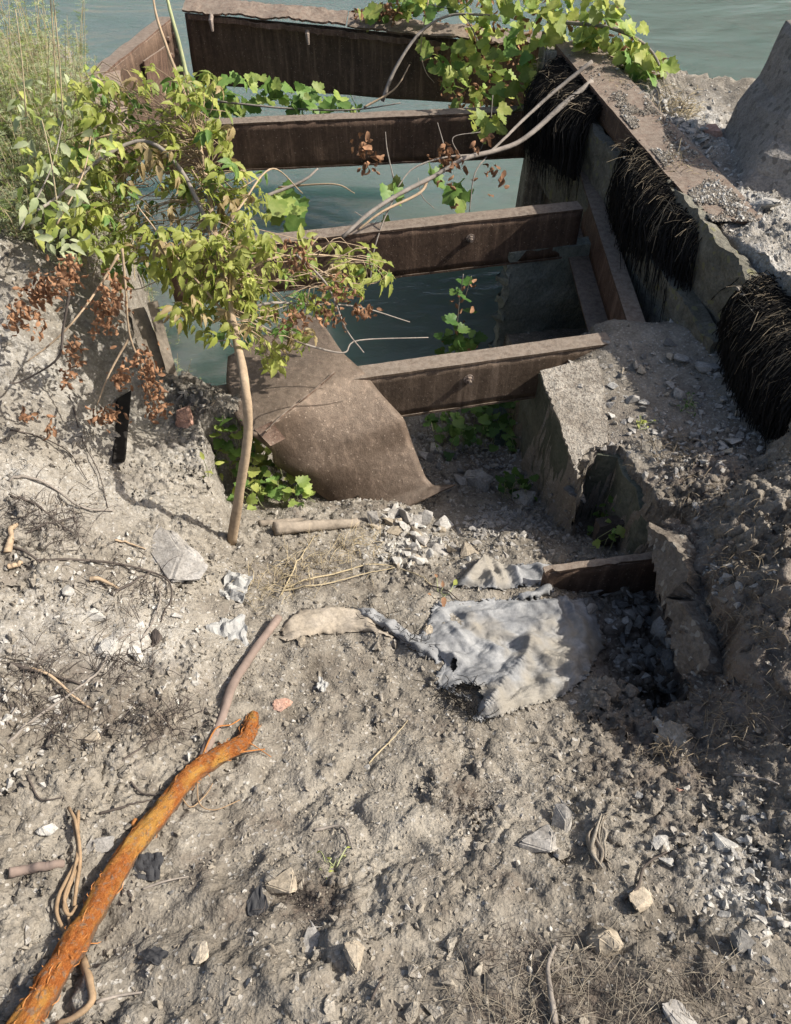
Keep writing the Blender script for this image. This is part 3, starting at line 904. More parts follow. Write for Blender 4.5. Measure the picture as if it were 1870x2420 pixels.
# great concrete block on the bench
def rough_block(name, corners, seed, mat, n=14, amp=.02, freq=3.5):
    """corners: 8 points, bottom four then top four; edges rounded by noise"""
    C_ = [np.asarray(c, float) for c in corners]
    bm = bmesh.new()
    vs = [bm.verts.new(c) for c in C_]
    for f in ((0, 3, 2, 1), (4, 5, 6, 7), (0, 1, 5, 4), (1, 2, 6, 5), (2, 3, 7, 6), (3, 0, 4, 7)): bm.faces.new([vs[i] for i in f])
    bmesh.ops.bevel(bm, geom=list(bm.edges) + list(bm.verts), offset=.035, segments=2, affect='EDGES', profile=.6)
    bmesh.ops.triangulate(bm, faces=bm.faces)
    for _ in range(2 if n < 20 else 3): bmesh.ops.subdivide_edges(bm, edges=[e for e in bm.edges if e.calc_length() > .03], cuts=1)
    bmesh.ops.triangulate(bm, faces=bm.faces)
    bm.normal_update()
    co = np.array([v.co[:] for v in bm.verts]); no = np.array([v.normal[:] for v in bm.verts])
    d = fbm(co[:, 0] * freq + co[:, 2] * 1.7 * freq, co[:, 1] * freq + co[:, 2] * 2.1 * freq, seed, 4) * amp
    for v, q in zip(bm.verts, co + no * d[:, None]): v.co = q
    me = bpy.data.meshes.new(name); bm.to_mesh(me); bm.free()
    me.materials.append(mat)
    o = bpy.data.objects.new(name, me); col.objects.link(o)
    return o


zb = .28
blk = rough_block('concrete_block', [(1.60, 3.50, zb), (2.35, 3.02, zb), (2.95, 3.95, zb), (1.69, 4.14, zb), (1.93, 3.80, .86), (2.42, 3.5, .88), (2.8, 4.2, .88), (1.93, 4.32, .85)], 5, M['block'], 30, .035, 2.2)
tag(blk, 'huge rough grey concrete block standing on the rubble bench at right', 'concrete block')

# lips of broken concrete sticking out of the mound over the pocket
root = empty('broken_concrete', PZ(1330, 1200, .1))
tag(root, 'broken concrete slab edges sticking out of the earth over the shaded pocket', 'broken concrete')
for k, (L_, Rr_, mt) in enumerate([
    ([(1290, 1092), (1294, 1120), (1300, 1150), (1306, 1180), (1318, 1202)], [(1325, 1095), (1340, 1125), (1350, 1155), (1352, 1185), (1345, 1206)], 'concrete_brown'),
    ([(1318, 1208), (1320, 1235), (1324, 1265), (1336, 1295), (1356, 1325)], [(1352, 1205), (1370, 1240), (1384, 1275), (1392, 1300), (1395, 1330)], 'concrete_brown'),
    ([(1296, 1420), (1302, 1445), (1310, 1470), (1316, 1490)], [(1340, 1405), (1352, 1440), (1352, 1470), (1345, 1500)], 'dirt')]):
    a_ = smooth_path([PZ(x_, y_, .10) for x_, y_ in L_], 26); b_ = smooth_path([PZ(x_, y_, .20 if k < 2 else .17) for x_, y_ in Rr_], 26)
    t = np.linspace(0, 1, 12)[None, :, None]
    G = a_[:, None] * (1 - t) + b_[:, None] * t
    G[:, :, 2] += .014 * fbm(G[:, :, 0] * 14, G[:, :, 1] * 14, 60 + k, 5)
    e = fbm(np.arange(26) * .35, np.zeros(26) + k, 70, 3) * .012
    G[:, 0, 0] += e; G[:, 1, 0] += e * .6
    obj('slab_lip', *sheet(G[:, ::-1], .075), M[mt], root)

# the rim of root bound earth that overhangs the pocket
rim = [(1286, 1085), (1322, 1108), (1345, 1160), (1356, 1205), (1376, 1262), (1394, 1315), (1385, 1368), (1345, 1412), (1330, 1450), (1345, 1505), (1385, 1540)]
rz_ = [.10, .12, .14, .15, .16, .16, .15, .12, .12, .15, .2]
Pm = smooth_path([PZ(x_, y_, z_) for (x_, y_), z_ in zip(rim, rz_)], 120)
rr_ = np.interp(np.linspace(0, 1, 120), [0, .15, .5, .75, 1], [.035, .06, .085, .075, .03])
K_ = 44
V, F = tube(Pm, rr_, K_)
V = np.array(V); ii, jj = np.meshgrid(np.arange(120), np.arange(K_), indexing='ij')
th_ = 2 * np.pi * jj / K_; l_ = ii * .012
d_ = fbm(l_ * 9 + 2 * np.cos(th_), 2.2 * np.sin(th_) + 1.3 * np.cos(th_) + l_ * 4, 301, 5, .62).ravel() * .75 + (np.abs(fbm(l_ * 26 + 3 * np.cos(th_), 5 * np.sin(th_), 302, 3)).ravel() - .15) * .5
cen = np.repeat(Pm, K_, 0)
V = cen + (V - cen) * (1 + d_[:, None])
V[:, 2] = np.where(V[:, 2] > cen[:, 2], cen[:, 2] + (V[:, 2] - cen[:, 2]) * .7, V[:, 2])
M['soil_brown'] = earthy('rooty_earth', (.075, .058, .045), (.185, .155, .128), (.30, .265, .225), 4, 20, 120, bstr=.9, bdist=.008, speck=(.36, .33, .28), speck_amt=.1, vor=130)
tag(obj('earth_overhang', V, F, M['soil_brown'], None, True), 'crumbling overhanging rim of root bound earth', kind='structure')
# ================================================================== LOOSE THINGS ON THE GROUND
def rock_variant(seed, flat=1.0, n=16, angular=True):
    rs = np.random.RandomState(seed)
    bm = bmesh.new()
    for _ in range(n):
        v = rs.normal(size=3); v /= np.linalg.norm(v)
        if angular: v = np.sign(v) * np.abs(v) ** .75
        bm.verts.new(v * np.array([1, .72, .55 * flat]) * rs.uniform(.85, 1.05))
    bmesh.ops.convex_hull(bm, input=bm.verts)
    for v in [v for v in bm.verts if not v.link_faces]: bm.verts.remove(v)
    bmesh.ops.recalc_face_normals(bm, faces=bm.faces)
    bmesh.ops.bevel(bm, geom=list(bm.edges), offset=.022, segments=1, affect='EDGES')
    bmesh.ops.triangulate(bm, faces=bm.faces)
    V = np.array([v.co[:] for v in bm.verts]); bm.verts.index_update()
    F = np.array([[v.index for v in f.verts] for f in bm.faces])
    bm.free()
    s = np.abs(V).max()
    return V / s, F


ROCKV = [rock_variant(100 + i, (1.0, .5, .75)[i % 3], 9 + i % 5) for i in range(14)]
_rockme = {}


def fine_rock(seed):
    """a larger, worn stone: hull of many points, split and roughened"""
    rs = np.random.RandomState(seed)
    bm = bmesh.new()
    for _ in range(15):
        v = rs.uniform(-1, 1, 3); v = v / max(abs(v)) * rs.uniform(.8, 1) if rs.rand() < .6 else v / np.linalg.norm(v)
        bm.verts.new(v * np.array([1, .78, (.6, .42, .7)[seed % 3]]))
    bmesh.ops.convex_hull(bm, input=bm.verts)
    for v in [v for v in bm.verts if not v.link_faces]: bm.verts.remove(v)
    bmesh.ops.recalc_face_normals(bm, faces=bm.faces)
    bmesh.ops.bevel(bm, geom=list(bm.edges), offset=.06, segments=2, affect='EDGES')
    bmesh.ops.triangulate(bm, faces=bm.faces)
    bmesh.ops.subdivide_edges(bm, edges=[e for e in bm.edges if e.calc_length() > .22], cuts=1)
    bmesh.ops.triangulate(bm, faces=bm.faces)
    bm.normal_update(); bm.verts.index_update()
    V = np.array([v.co[:] for v in bm.verts]); Nn = np.array([v.normal[:] for v in bm.verts])
    d = .13 * fbm(V[:, 0] * 2.4 + V[:, 2] * 1.9 + seed, V[:, 1] * 2.4 + V[:, 2] * 1.3, seed, 4, .6)
    V = V + Nn * d[:, None]
    F = np.array([[v.index for v in f.verts] for f in bm.faces]); bm.free()
    return V / np.abs(V).max(), F


ROCKN = [fine_rock(400 + i) for i in range(9)]


def fine_mesh(i, mat):
    k = ('n', i, mat)
    if k not in _rockme:
        me = mesh_data('stone', *ROCKN[i], smooth=True); me.set_sharp_from_angle(angle=R(24)); me.materials.append(M[mat]); _rockme[k] = me
    return _rockme[k]



def rock_mesh(i, mat):
    k = (i, mat)
    if k not in _rockme:
        me = mesh_data('stone', *ROCKV[i]); me.materials.append(M[mat]); _rockme[k] = me
    return _rockme[k]


def depth_of(p): return float(np.dot(np.asarray(p) - EYE, FW))


SPOTS = []                                            # where stones already lie


def stone(px, py, wpx, mat, label, group=None, name='stone', var=None, sink=.30, tilt=.5, squash=None, z=None, p=None, cat='stone', rz=None):
    q = HT(px, py) if p is None else np.asarray(p, float)
    if z is not None: q = PZ(px, py, z)
    s = wpx * (.5 if group else .58) * depth_of(q) / FPX
    i = random.randrange(len(ROCKV)) if var is None else var
    o = bpy.data.objects.new(name, fine_mesh(i % 9, mat) if group is None else rock_mesh(i, mat)); col.objects.link(o)
    sq = squash or (1, random.uniform(.75, 1.1), random.uniform(.75, 1.1))
    o.scale = (s * sq[0], s * sq[1], s * sq[2])
    o.rotation_euler = (random.uniform(-tilt, tilt), random.uniform(-tilt, tilt), random.uniform(0, 6.28) if rz is None else rz)
    o.location = (q[0], q[1], q[2] + s * .5 * (1 - 2 * sink) * sq[2])
    tag(o, label, cat, group)
    SPOTS.append((q[0], q[1], s))
    return o


# stones one can point at
NOTABLE = [
    (535, 1783, 62, 'stone_tan', 'pale tan squarish stone lying by itself right of the orange root'),
    (712, 1765, 78, 'stone', 'large dusty angular rock half buried at the bottom centre, dark hollow at its left'),
    (788, 1783, 40, 'stone_tan', 'flat beige stone just right of the large half buried rock at bottom centre'),
    (668, 1672, 44, 'stone_tan', 'rounded beige stone above the large half buried rock'),
    (666, 1377, 28, 'brick', 'small pinkish brick piece near the upper end of the orange root'),
    (1083, 1606, 56, 'stone', 'grey flat slab left of the dried leaf bundle at lower right'),
    (1120, 1564, 60, 'stone', 'long grey slab lying askew above the flat slab at lower right'),
    (1380, 1605, 40, 'stone_white', 'tall pale stone standing in the gravel at lower right'),
    (1283, 1600, 34, 'stone_white', 'narrow pale stone just right of the dried leaf bundle'),
    (1304, 1580, 34, 'stone', 'leaning grey stone above the narrow pale one'),
    (1246, 1694, 60, 'stone_tan', 'low beige slab at the end of the dark bent twig at lower right'),
    (1192, 1762, 58, 'stone_tan', 'long tan stone at the edge of the dry grass at lower right'),
    (1318, 1888, 110, 'stone', 'broad grey boulder top showing under dry grass at the very bottom right'),
    (1297, 1754, 26, 'stone_dark', 'dark pointed stone chip set upright at lower right'),
    (1418, 1760, 40, 'stone_dark', 'dark triangular rock wedge at far lower right'),
    (1300, 1752, 18, 'stone_dark', 'little dark chip next to the pointed dark one'),
    (1317, 1517, 18, 'brick', 'small salmon brick bit by the mouth of the narrow gully'),
    (385, 1282, 46, 'stone_white', 'chalky white lump with a yellow side among twigs on the left'),
    (462, 1270, 50, 'twig_dark', 'rough brown stone beside the white lump on the left'),
    (366, 1232, 32, 'stone_white', 'white flat stone above the chalky lump on the left'),
    (318, 1192, 26, 'stone_white', 'upright whitish stone in the ash grey soil at left'),
    (429, 1293, 28, 'stone_white', 'small white stone below right of the chalky lump'),
    (360, 1432, 22, 'stone_tan', 'small pinkish beige stone at the left near the long twig'),
    (287, 1580, 30, 'stone_white', 'bright white flat stone at left of the orange root'),
    (372, 1605, 75, 'stone', 'wide smooth grey slab behind the orange root'),
    (488, 1138, 150, 'stone', 'long smooth pale slab half buried in the left slope'),
    (967, 1130, 34, 'stone_tan', 'yellowish stone on the rubble heap above the torn cloth'),
    (850, 1093, 46, 'stone_tan', 'tan flat slab on top of the sunlit rubble heap'),
    (830, 1138, 26, 'stone_white', 'upright white stone at the near edge of the sunlit heap'),
    (902, 1258, 30, 'stone_tan', 'beige stone at the torn left edge of the cloth'),
    (698, 1271, 20, 'stone_tan', 'small yellowish stone alone on the smooth dirt left of the cloth'),
    (508, 908, 42, 'brick', 'pinkish block on the rusty ledge left of the sapling trunk'),
    (1252, 832, 32, 'stone_tan', 'tan flat slab on the debris platform near the stringer foot'),
    (1205, 857, 20, 'stone_white', 'round white stone on the debris platform by the shadow edge'),
    (1257, 883, 16, 'stone_white', 'small white cube like stone in the middle of the platform'),
    (1203, 905, 26, 'stone_white', 'bright white stone at the sunlit edge of the platform'),
    (1355, 828, 52, 'stone', 'large blue grey block on the platform against the wall foot'),
    (1318, 815, 32, 'stone', 'brownish block left of the blue grey block'),
    (1370, 443, 28, 'brick', 'orange brown stone at the foot of the great concrete block'),
    (1455, 563, 44, 'stone_white', 'large white limestone piece beside the steel cap'),
    (1238, 372, 22, 'stone', 'grey stone on the end of the bench near the water'),
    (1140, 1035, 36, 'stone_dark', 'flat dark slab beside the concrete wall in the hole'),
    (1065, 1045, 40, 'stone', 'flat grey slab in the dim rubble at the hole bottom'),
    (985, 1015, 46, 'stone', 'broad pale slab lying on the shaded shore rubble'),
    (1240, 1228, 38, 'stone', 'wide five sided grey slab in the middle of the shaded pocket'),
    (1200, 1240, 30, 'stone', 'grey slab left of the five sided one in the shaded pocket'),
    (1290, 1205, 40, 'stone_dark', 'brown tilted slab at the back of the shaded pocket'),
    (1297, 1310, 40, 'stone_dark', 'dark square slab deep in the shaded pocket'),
    (1175, 1190, 26, 'stone', 'brown squarish stone between cloth and steel channel'),
]
for px, py, w_, mt, lb in NOTABLE:
    if w_ > 70: stone(px, py, w_ * .8, mt, lb, sink=.42, tilt=.12, squash=(1, .7, .5), var=[3, 6][w_ > 140], rz=-.7 if w_ > 140 else None)
    else: stone(px, py, w_, mt, lb, sink=.25, tilt=.35)


def in_poly(poly, n, rs, gauss=False):
    P = np.array(poly, float); lo = P.min(0); hi = P.max(0); out = []
    while len(out) < n:
        q = lo + rs.rand(400, 2) * (hi - lo)
        sd = poly_sd(P, q[:, 0], q[:, 1])
        out += [tuple(a) for a, s in zip(q, sd) if s < 0]
    return out[:n]


rs = np.random.RandomState(5)
HEAPS = [
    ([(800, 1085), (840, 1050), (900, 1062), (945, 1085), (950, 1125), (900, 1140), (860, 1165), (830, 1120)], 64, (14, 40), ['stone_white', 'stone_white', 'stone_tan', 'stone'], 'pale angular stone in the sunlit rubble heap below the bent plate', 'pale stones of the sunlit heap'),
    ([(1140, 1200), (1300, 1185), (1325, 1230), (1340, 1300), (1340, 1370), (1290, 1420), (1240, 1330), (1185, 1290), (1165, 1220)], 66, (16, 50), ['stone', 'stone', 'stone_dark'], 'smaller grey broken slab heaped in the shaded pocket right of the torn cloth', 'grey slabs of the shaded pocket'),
    ([(1230, 780), (1330, 790), (1400, 880), (1430, 960), (1380, 985), (1290, 900), (1190, 920), (1190, 860)], 46, (9, 32), ['stone', 'stone', 'stone_dark', 'stone_tan'], 'broken stone strewn on the debris platform at the foot of the wall', 'stones on the debris platform'),
    ([(1235, 385), (1290, 390), (1350, 430), (1400, 530), (1470, 590), (1440, 570), (1330, 450), (1260, 400)], 44, (10, 26), ['stone_white', 'stone', 'stone_white'], 'whitish limestone chunk on the bench between steel cap and concrete block', 'limestone chunks beside the steel cap'),
    ([(470, 868), (560, 850), (590, 872), (560, 890), (480, 900), (440, 900)], 16, (8, 22), ['stone', 'stone_dark', 'stone_tan'], 'small stone on the rusty ledge behind the sapling trunk', 'stones on the rusty ledge'),
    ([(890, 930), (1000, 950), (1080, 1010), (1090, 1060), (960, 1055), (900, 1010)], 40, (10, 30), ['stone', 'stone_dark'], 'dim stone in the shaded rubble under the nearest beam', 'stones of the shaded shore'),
]
for poly, n, (lo, hi), mats, lb, gr in HEAPS:
    for px, py in in_poly(poly, n, rs):
        stone(px, py, lo + (hi - lo) * rs.rand() ** 1.8, random.choice(mats), lb, gr, sink=.15, tilt=.8)

# ---- gravel and grit: too many to count, one object each of a tone
vis = np.array([(-2.4, -.45), (2.6, -.45), (3.4, 5.2), (-2.8, 5.2)])


def gravel(name, mat, n, smin, smax, seed, where=None, power=3.0, variants=5, zf=None, nv=9):
    rs = np.random.RandomState(seed)
    X = []; tot = 0
    while tot < n:
        q = np.stack([rs.uniform(-2.4, 2.9, n * 3), rs.uniform(-.4, 5.2, n * 3)], 1)
        # nearer ground gets more of them, clumped by noise
        near = np.clip(1.25 - q[:, 1] / 4.5, .12, 1)
        cl = np.clip(.35 + 1.5 * fbm(q[:, 0] * 2.2 + seed, q[:, 1] * 2.2, seed, 3), .04, 1)
        k = rs.rand(len(q)) < near * cl
        if where is None: k &= rs.rand(len(q)) > .8 * (poly_sd(PLAT, q[:, 0], q[:, 1]) < 0)
        if where is not None: k &= where(q[:, 0], q[:, 1]) > rs.rand(len(q))
        q = q[k]; z = hz(q[:, 0], q[:, 1]) if zf is None else zf(q[:, 0], q[:, 1]); k2 = z > WATER_Z
        q = np.column_stack([q[k2], z[k2]]); X.append(q); tot += len(q)
    X = np.concatenate(X)[:n]
    s = smin + (smax - smin) * rs.rand(n) ** power
    ids = rs.randint(0, variants, n)
    Vs = []; Fs = []; off = 0
    for v in range(variants):
        rsv = np.random.RandomState(900 + v)
        bm = bmesh.new()
        for _ in range(nv):
            d = rsv.normal(size=3); d /= np.linalg.norm(d); bm.verts.new(d * np.array([1, .75, .6]))
        bmesh.ops.convex_hull(bm, input=bm.verts)
        for u in [u for u in bm.verts if not u.link_faces]: bm.verts.remove(u)
        bmesh.ops.recalc_face_normals(bm, faces=bm.faces)
        bm.verts.index_update()
        bv = np.array([u.co[:] for u in bm.verts]); bf = np.array([[u.index for u in f.verts] for f in bm.faces]); bm.free()
        k = np.nonzero(ids == v)[0]
        m_ = len(k)
        a, b_, c = rs.uniform(0, 6.28, (3, m_)); b_ *= .15; c *= .15
        ca, sa, cb, sb, cc, sc = np.cos(a), np.sin(a), np.cos(b_), np.sin(b_), np.cos(c), np.sin(c)
        Rz = np.stack([np.stack([ca, -sa, 0 * a], -1), np.stack([sa, ca, 0 * a], -1), np.stack([0 * a, 0 * a, 1 + 0 * a], -1)], 1)
        Rx = np.stack([np.stack([1 + 0 * a, 0 * a, 0 * a], -1), np.stack([0 * a, cb, -sb], -1), np.stack([0 * a, sb, cb], -1)], 1)
        RR = np.einsum('nij,njk->nik', Rz, Rx)
        W_ = np.einsum('nij,vj->nvi', RR, bv) * (s[k][:, None, None] * rs.uniform(.75, 1.2, (m_, 1, 3)))
        W_ += X[k][:, None, :]; W_[:, :, 2] += (s[k] * .12)[:, None]
        Vs.append(W_.reshape(-1, 3))
        Fs.append((bf[None] + (np.arange(m_) * len(bv))[:, None, None]).reshape(-1, 3) + off)
        off += m_ * len(bv)
    o = fast_mesh(name, np.concatenate(Vs), np.concatenate(Fs), M[mat])
    return o


M['grit'] = earthy('grit', (.15, .125, .098), (.28, .248, .20), (.40, .36, .295), 1.7, 30, 160, bstr=.3, bdist=.003)
for nm, mt, n, a, b_, sd, lb in [
    ('grit', 'grit', 52000, .0018, .0075, 1, 'dust coloured grit and clods over the whole dirt bank'),
    ('pebbles', 'grit', 10000, .003, .015, 13, 'dusty pebbles half sunk in the dirt'),
    ('clods', 'dirt', 4200, .005, .026, 2, 'crumbled dirt clods over the bank'),
    ('gravel', 'grit', 8000, .003, .014, 3, 'grey gravel scattered over the dirt'),
    ('pale_gravel', 'stone_white', 4200, .002, .011, 4, 'pale limestone gravel scattered over the dirt'),
    ('dark_gravel', 'stone_dark', 4000, .002, .010, 5, 'dark gravel scattered over the dirt'),
]:
    o = gravel(nm, mt, n, a, b_, sd)
    tag(o, lb, kind='stuff')


o = gravel('fine_grit', 'grit', 60000, .0010, .0034, 12, lambda x, y: np.where(y < 1.7, 1.0, .25), 1.6, nv=6)
tag(o, 'finest sand grains and grit on the near dirt', kind='stuff')


def near_px(px, py, r):
    c = HT(px, py)
    return lambda x, y: np.exp(-((x - c[0]) ** 2 + (y - c[1]) ** 2) / (2 * r * r))


def either(*fs): return lambda x, y: np.max([f(x, y) for f in fs], 0)


o = gravel('limestone_chips', 'stone_white', 2800, .003, .019, 6, either(near_px(870, 1110, .14), near_px(1330, 420, .3), near_px(1430, 560, .25), near_px(1430, 1650, .10), near_px(300, 1250, .2)), 2.8)
tag(o, 'white limestone chips in heaps by the steel cap and the rubble', kind='stuff')
o = gravel('rubble_chips', 'stone', 2600, .006, .024, 7, either(near_px(1240, 1260, .16), near_px(1320, 880, .22), near_px(960, 1000, .25), near_px(960, 930, .2), near_px(1000, 1070, .15)), 2.0)
tag(o, 'grey rubble chips filling the pockets of the hole', kind='stuff')

def on_cap(x, y):
    u = x - wl(y)
    ok = (u > 0) & (u < .22) & (y > 3.2) & (y < 5.2)
    return ok * np.clip(fbm(x * 5, y * 4, 44, 3) * 3.2 + .35, .0, 1) * 1.0


for nm, mt, n, a, b_, sd in (('cap_grit', 'soil_loose', 9000, .002, .009, 8), ('cap_chips', 'stone_white', 500, .004, .016, 9)):
    o = gravel(nm, mt, n, a, b_, sd, on_cap, 2.4, 5, lambda x, y: np.full(x.shape, .404))
    tag(o, 'sand and grit lying on the rusty steel cap' if sd == 8 else 'stone chips lying on the rusty steel cap', kind='stuff')

# ------------------------------------------------------------------ the torn cloth
m, nt, b = new_mat('geotextile')
p = geo_pos(nt)
n1 = noise(nt, p, 7, 6, .65); n2 = noise(nt, p, 60, 4, .7); n3 = noise(nt, p, 3.2, 3, .5)
c = ramp(nt, n1, [(.3, (.13, .132, .135)), (.5, (.25, .252, .252)), (.72, (.38, .38, .375))])
c = mix(nt, .5, c, ramp(nt, n2, [(.3, (.6, .6, .6)), (.7, (1.2, 1.2, 1.2))]), 'MULTIPLY')
c = mix(nt, ramp(nt, n3, [(.52, 0.0), (.60, .75)]), c, (.27, .24, .19))
nt.links.new(c, b.inputs['Base Color'])
b.inputs['Roughness'].default_value = .8
b.inputs['Specular IOR Level'].default_value = .25
wv = noise(nt, p, 420, 2, .6)
h = bump(nt, b, n2, .7, .004)
bump(nt, b, wv, .5, .0015, h)
M['cloth'] = m


def drape(name, rows, nu, nv, lift, fold, seed, mat, parent=None, th=.003, stretch=(9, 3), holes=(), ridges=()):
    base = [smooth_path([(px, py, 0) for px, py in r], nv) for r in rows]
    base = np.array(base)
    Gp = np.array([smooth_path(base[:, j], nu) for j in range(nv)]).transpose(1, 0, 2)   # (nu,nv,3) px
    G = np.zeros_like(Gp)
    for i in range(nu):
        for j in range(nv): G[i, j] = HT(Gp[i, j, 0], Gp[i, j, 1])
    for _ in range(14):                                  # smooth the ground relief out of it
        Q = G.copy()
        Q[1:-1, 1:-1] = (G[:-2, 1:-1] + G[2:, 1:-1] + G[1:-1, :-2] + G[1:-1, 2:]) / 4
        G = Q
    X, Y = G[:, :, 0], G[:, :, 1]
    wx_ = X + .05 * perlin(X * 5, Y * 5, seed + 8); wy_ = Y + .05 * perlin(X * 5, Y * 5, seed + 9)
    a_ = R(28) + .7 * perlin(X * 2.2, Y * 2.2, seed + 11)
    s1 = wx_ * np.cos(R(30)) + wy_ * np.sin(R(30)); s2 = -wx_ * np.sin(R(30)) + wy_ * np.cos(R(30))
    r1 = 1 - np.abs(perlin(s1 * 3.0, s2 * 11, seed)) * 3.6; r2 = 1 - np.abs(perlin(s1 * 10 + 5, s2 * 5, seed + 2)) * 3.6; r3 = 1 - np.abs(perlin(s1 * 13, s2 * 30, seed + 3)) * 3
    ed = np.ones_like(X); U_ = np.linspace(0, 1, nu)[:, None]; V_ = np.linspace(0, 1, nv)[None]
    ed = np.clip(np.minimum(np.minimum(U_, 1 - U_), np.minimum(V_, 1 - V_)) * 9, .25, 1)
    G[:, :, 2] = np.maximum(G[:, :, 2], hz(X, Y) - .004) - .045 * np.clip(fbm(X * 7, Y * 7, seed + 21, 3) - .16, 0, .5) + .0022 * (1 - np.abs(perlin(s1 * 30 + r1, s2 * 70, seed + 5)) * 3) + (lift + fold * (np.clip(r1, -.6, 1) + .7 * np.clip(r2, -.6, 1) + .36 * r3) + fold * .9 * perlin(X * 3.1, Y * 3.3, seed + 4)) * ed
    for pl, hgt, w_ in ridges:
        pl = smooth_path([(x_, y_, 0) for x_, y_ in pl], 30)[:, :2]
        d2 = ((Gp[:, :, None, :2] - pl[None, None]) ** 2).sum(-1)
        k_ = d2.argmin(-1); fade = np.sin(np.pi * np.clip((k_ + 3) / 35, 0, 1)) ** .5
        dmin = np.sqrt(d2.min(-1))
        G[:, :, 2] += hgt * fade * np.maximum(0, 1 - dmin / (w_ * 2.2)) ** 1.3
    e = 0.012
    G[:, 0, :2] += e * RS.normal(size=(nu, 2)) * .5; G[:, -1, :2] += e * RS.normal(size=(nu, 2)) * .5
    G[0, :, :2] += e * RS.normal(size=(nv, 2)) * .5; G[-1, :, :2] += e * RS.normal(size=(nv, 2)) * .5
    V, F = sheet(G[::-1], th)
    if holes:
        Pq = np.concatenate([Gp[::-1].reshape(-1, 3)[:, :2]] * 2)
        bad = np.zeros(len(Pq), bool)
        for hx, hy, rx, ry in holes:
            q = Pq + RS.normal(size=Pq.shape) * 1.2
            bad |= ((q[:, 0] - hx) / rx) ** 2 + ((q[:, 1] - hy) / ry) ** 2 < 1
        F = [f for f in F if not any(bad[i] for i in f)]
    return obj(name, V, F, M[mat], parent, True)


root = empty('torn_cloth', HT(1050, 1290))
tag(root, 'torn grey landscape cloth lying crumpled on the slope beside the shaded pocket', 'cloth')
drape('cloth_sheet', [
    [(905, 1262), (921, 1212), (1000, 1206), (1060, 1206), (1120, 1203), (1152, 1207)],
    [(885, 1268), (930, 1245), (1000, 1240), (1065, 1236), (1130, 1231), (1178, 1233)],
    [(905, 1285), (950, 1280), (1010, 1275), (1070, 1270), (1130, 1266), (1187, 1280)],
    [(930, 1308), (965, 1310), (1015, 1312), (1070, 1305), (1120, 1300), (1178, 1297)],
    [(922, 1347), (965, 1340), (1020, 1338), (1070, 1335), (1120, 1330), (1162, 1331)],
    [(985, 1372), (1005, 1372), (1035, 1368), (1070, 1362), (1110, 1352), (1140, 1346)],
    [(978, 1396), (992, 1400), (1030, 1390), (1060, 1380), (1100, 1368), (1122, 1360)]], 170, 170, .012, .010, 41, 'cloth', root, holes=[(968, 1354, 20, 7), (985, 1368, 9, 8), (946, 1316, 4, 9)], ridges=[
    ([(1069, 1277), (1096, 1304), (1134, 1319), (1168, 1323)], .030, 9), ([(1069, 1277), (1057, 1311), (1025, 1350), (996, 1384)], .045, 11), ([(935, 1350), (975, 1340), (1030, 1333)], .030, 8),
    ([(1126, 1204), (1140, 1235), (1160, 1262)], .026, 6), ([(1149, 1206), (1165, 1240), (1178, 1275)], .026, 6), ([(1110, 1210), (1120, 1240), (1135, 1262)], .018, 5),
    ([(962, 1235), (1004, 1231), (1050, 1227)], .016, 4), ([(1008, 1262), (1040, 1268), (1065, 1277)], .016, 4), ([(1023, 1216), (1070, 1218), (1119, 1212)], .022, 5), ([(1080, 1245), (1110, 1252), (1140, 1248)], .018, 5),
    ([(925, 1225), (950, 1260), (978, 1290)], .016, 5), ([(1085, 1340), (1110, 1345), (1150, 1335)], .020, 6), ([(1020, 1385), (1060, 1362), (1100, 1350)], .018, 5), ([(985, 1275), (1010, 1285), (1040, 1300)], .014, 4), ([(900, 1272), (930, 1295), (960, 1310)], .022, 6)])
drape('cloth_flap', [
    [(990, 1150), (1000, 1138), (1035, 1148), (1062, 1147), (1105, 1148)],
    [(965, 1165), (995, 1158), (1035, 1165), (1065, 1162), (1106, 1162)],
    [(944, 1184), (985, 1184), (1020, 1188), (1062, 1182), (1106, 1175)]], 60, 90, .014, .012, 45, 'cloth', root, ridges=[([(989, 1139), (1000, 1160), (1012, 1185)], .028, 6), ([(1038, 1151), (1048, 1168), (1057, 1185)], .026, 5), ([(1080, 1149), (1090, 1165), (1099, 1178)], .024, 5), ([(955, 1180), (975, 1162), (995, 1142)], .022, 6), ([(1015, 1145), (1022, 1165), (1030, 1186)], .018, 4)])
drape('cloth_strip', [
    [(1050, 1200), (1075, 1190), (1107, 1178)],
    [(1052, 1206), (1080, 1202), (1108, 1190)]], 8, 20, .014, .010, 46, 'cloth', root)
M['cloth_dirt'] = earthy('dusty_cloth', (.24, .20, .155), (.33, .285, .225), (.40, .35, .29), 3, 14, 90, bstr=.3, bdist=.003)
drape('cloth_strip', [
    [(780, 1221), (812, 1224), (850, 1244), (890, 1266), (935, 1288)],
    [(786, 1226), (813, 1232), (850, 1253), (888, 1276), (930, 1297)],
    [(790, 1231), (814, 1241), (850, 1263), (884, 1287), (922, 1309)]], 24, 70, .012, .014, 48, 'cloth', root)
drape('buried_sheet', [
    [(668, 1250), (690, 1228), (730, 1218), (775, 1220), (800, 1224)],
    [(668, 1262), (700, 1245), (740, 1236), (785, 1238), (825, 1245)],
    [(672, 1275), (710, 1264), (750, 1258), (800, 1256), (850, 1268)]], 20, 40, .010, .008, 47, 'cloth_dirt', root)
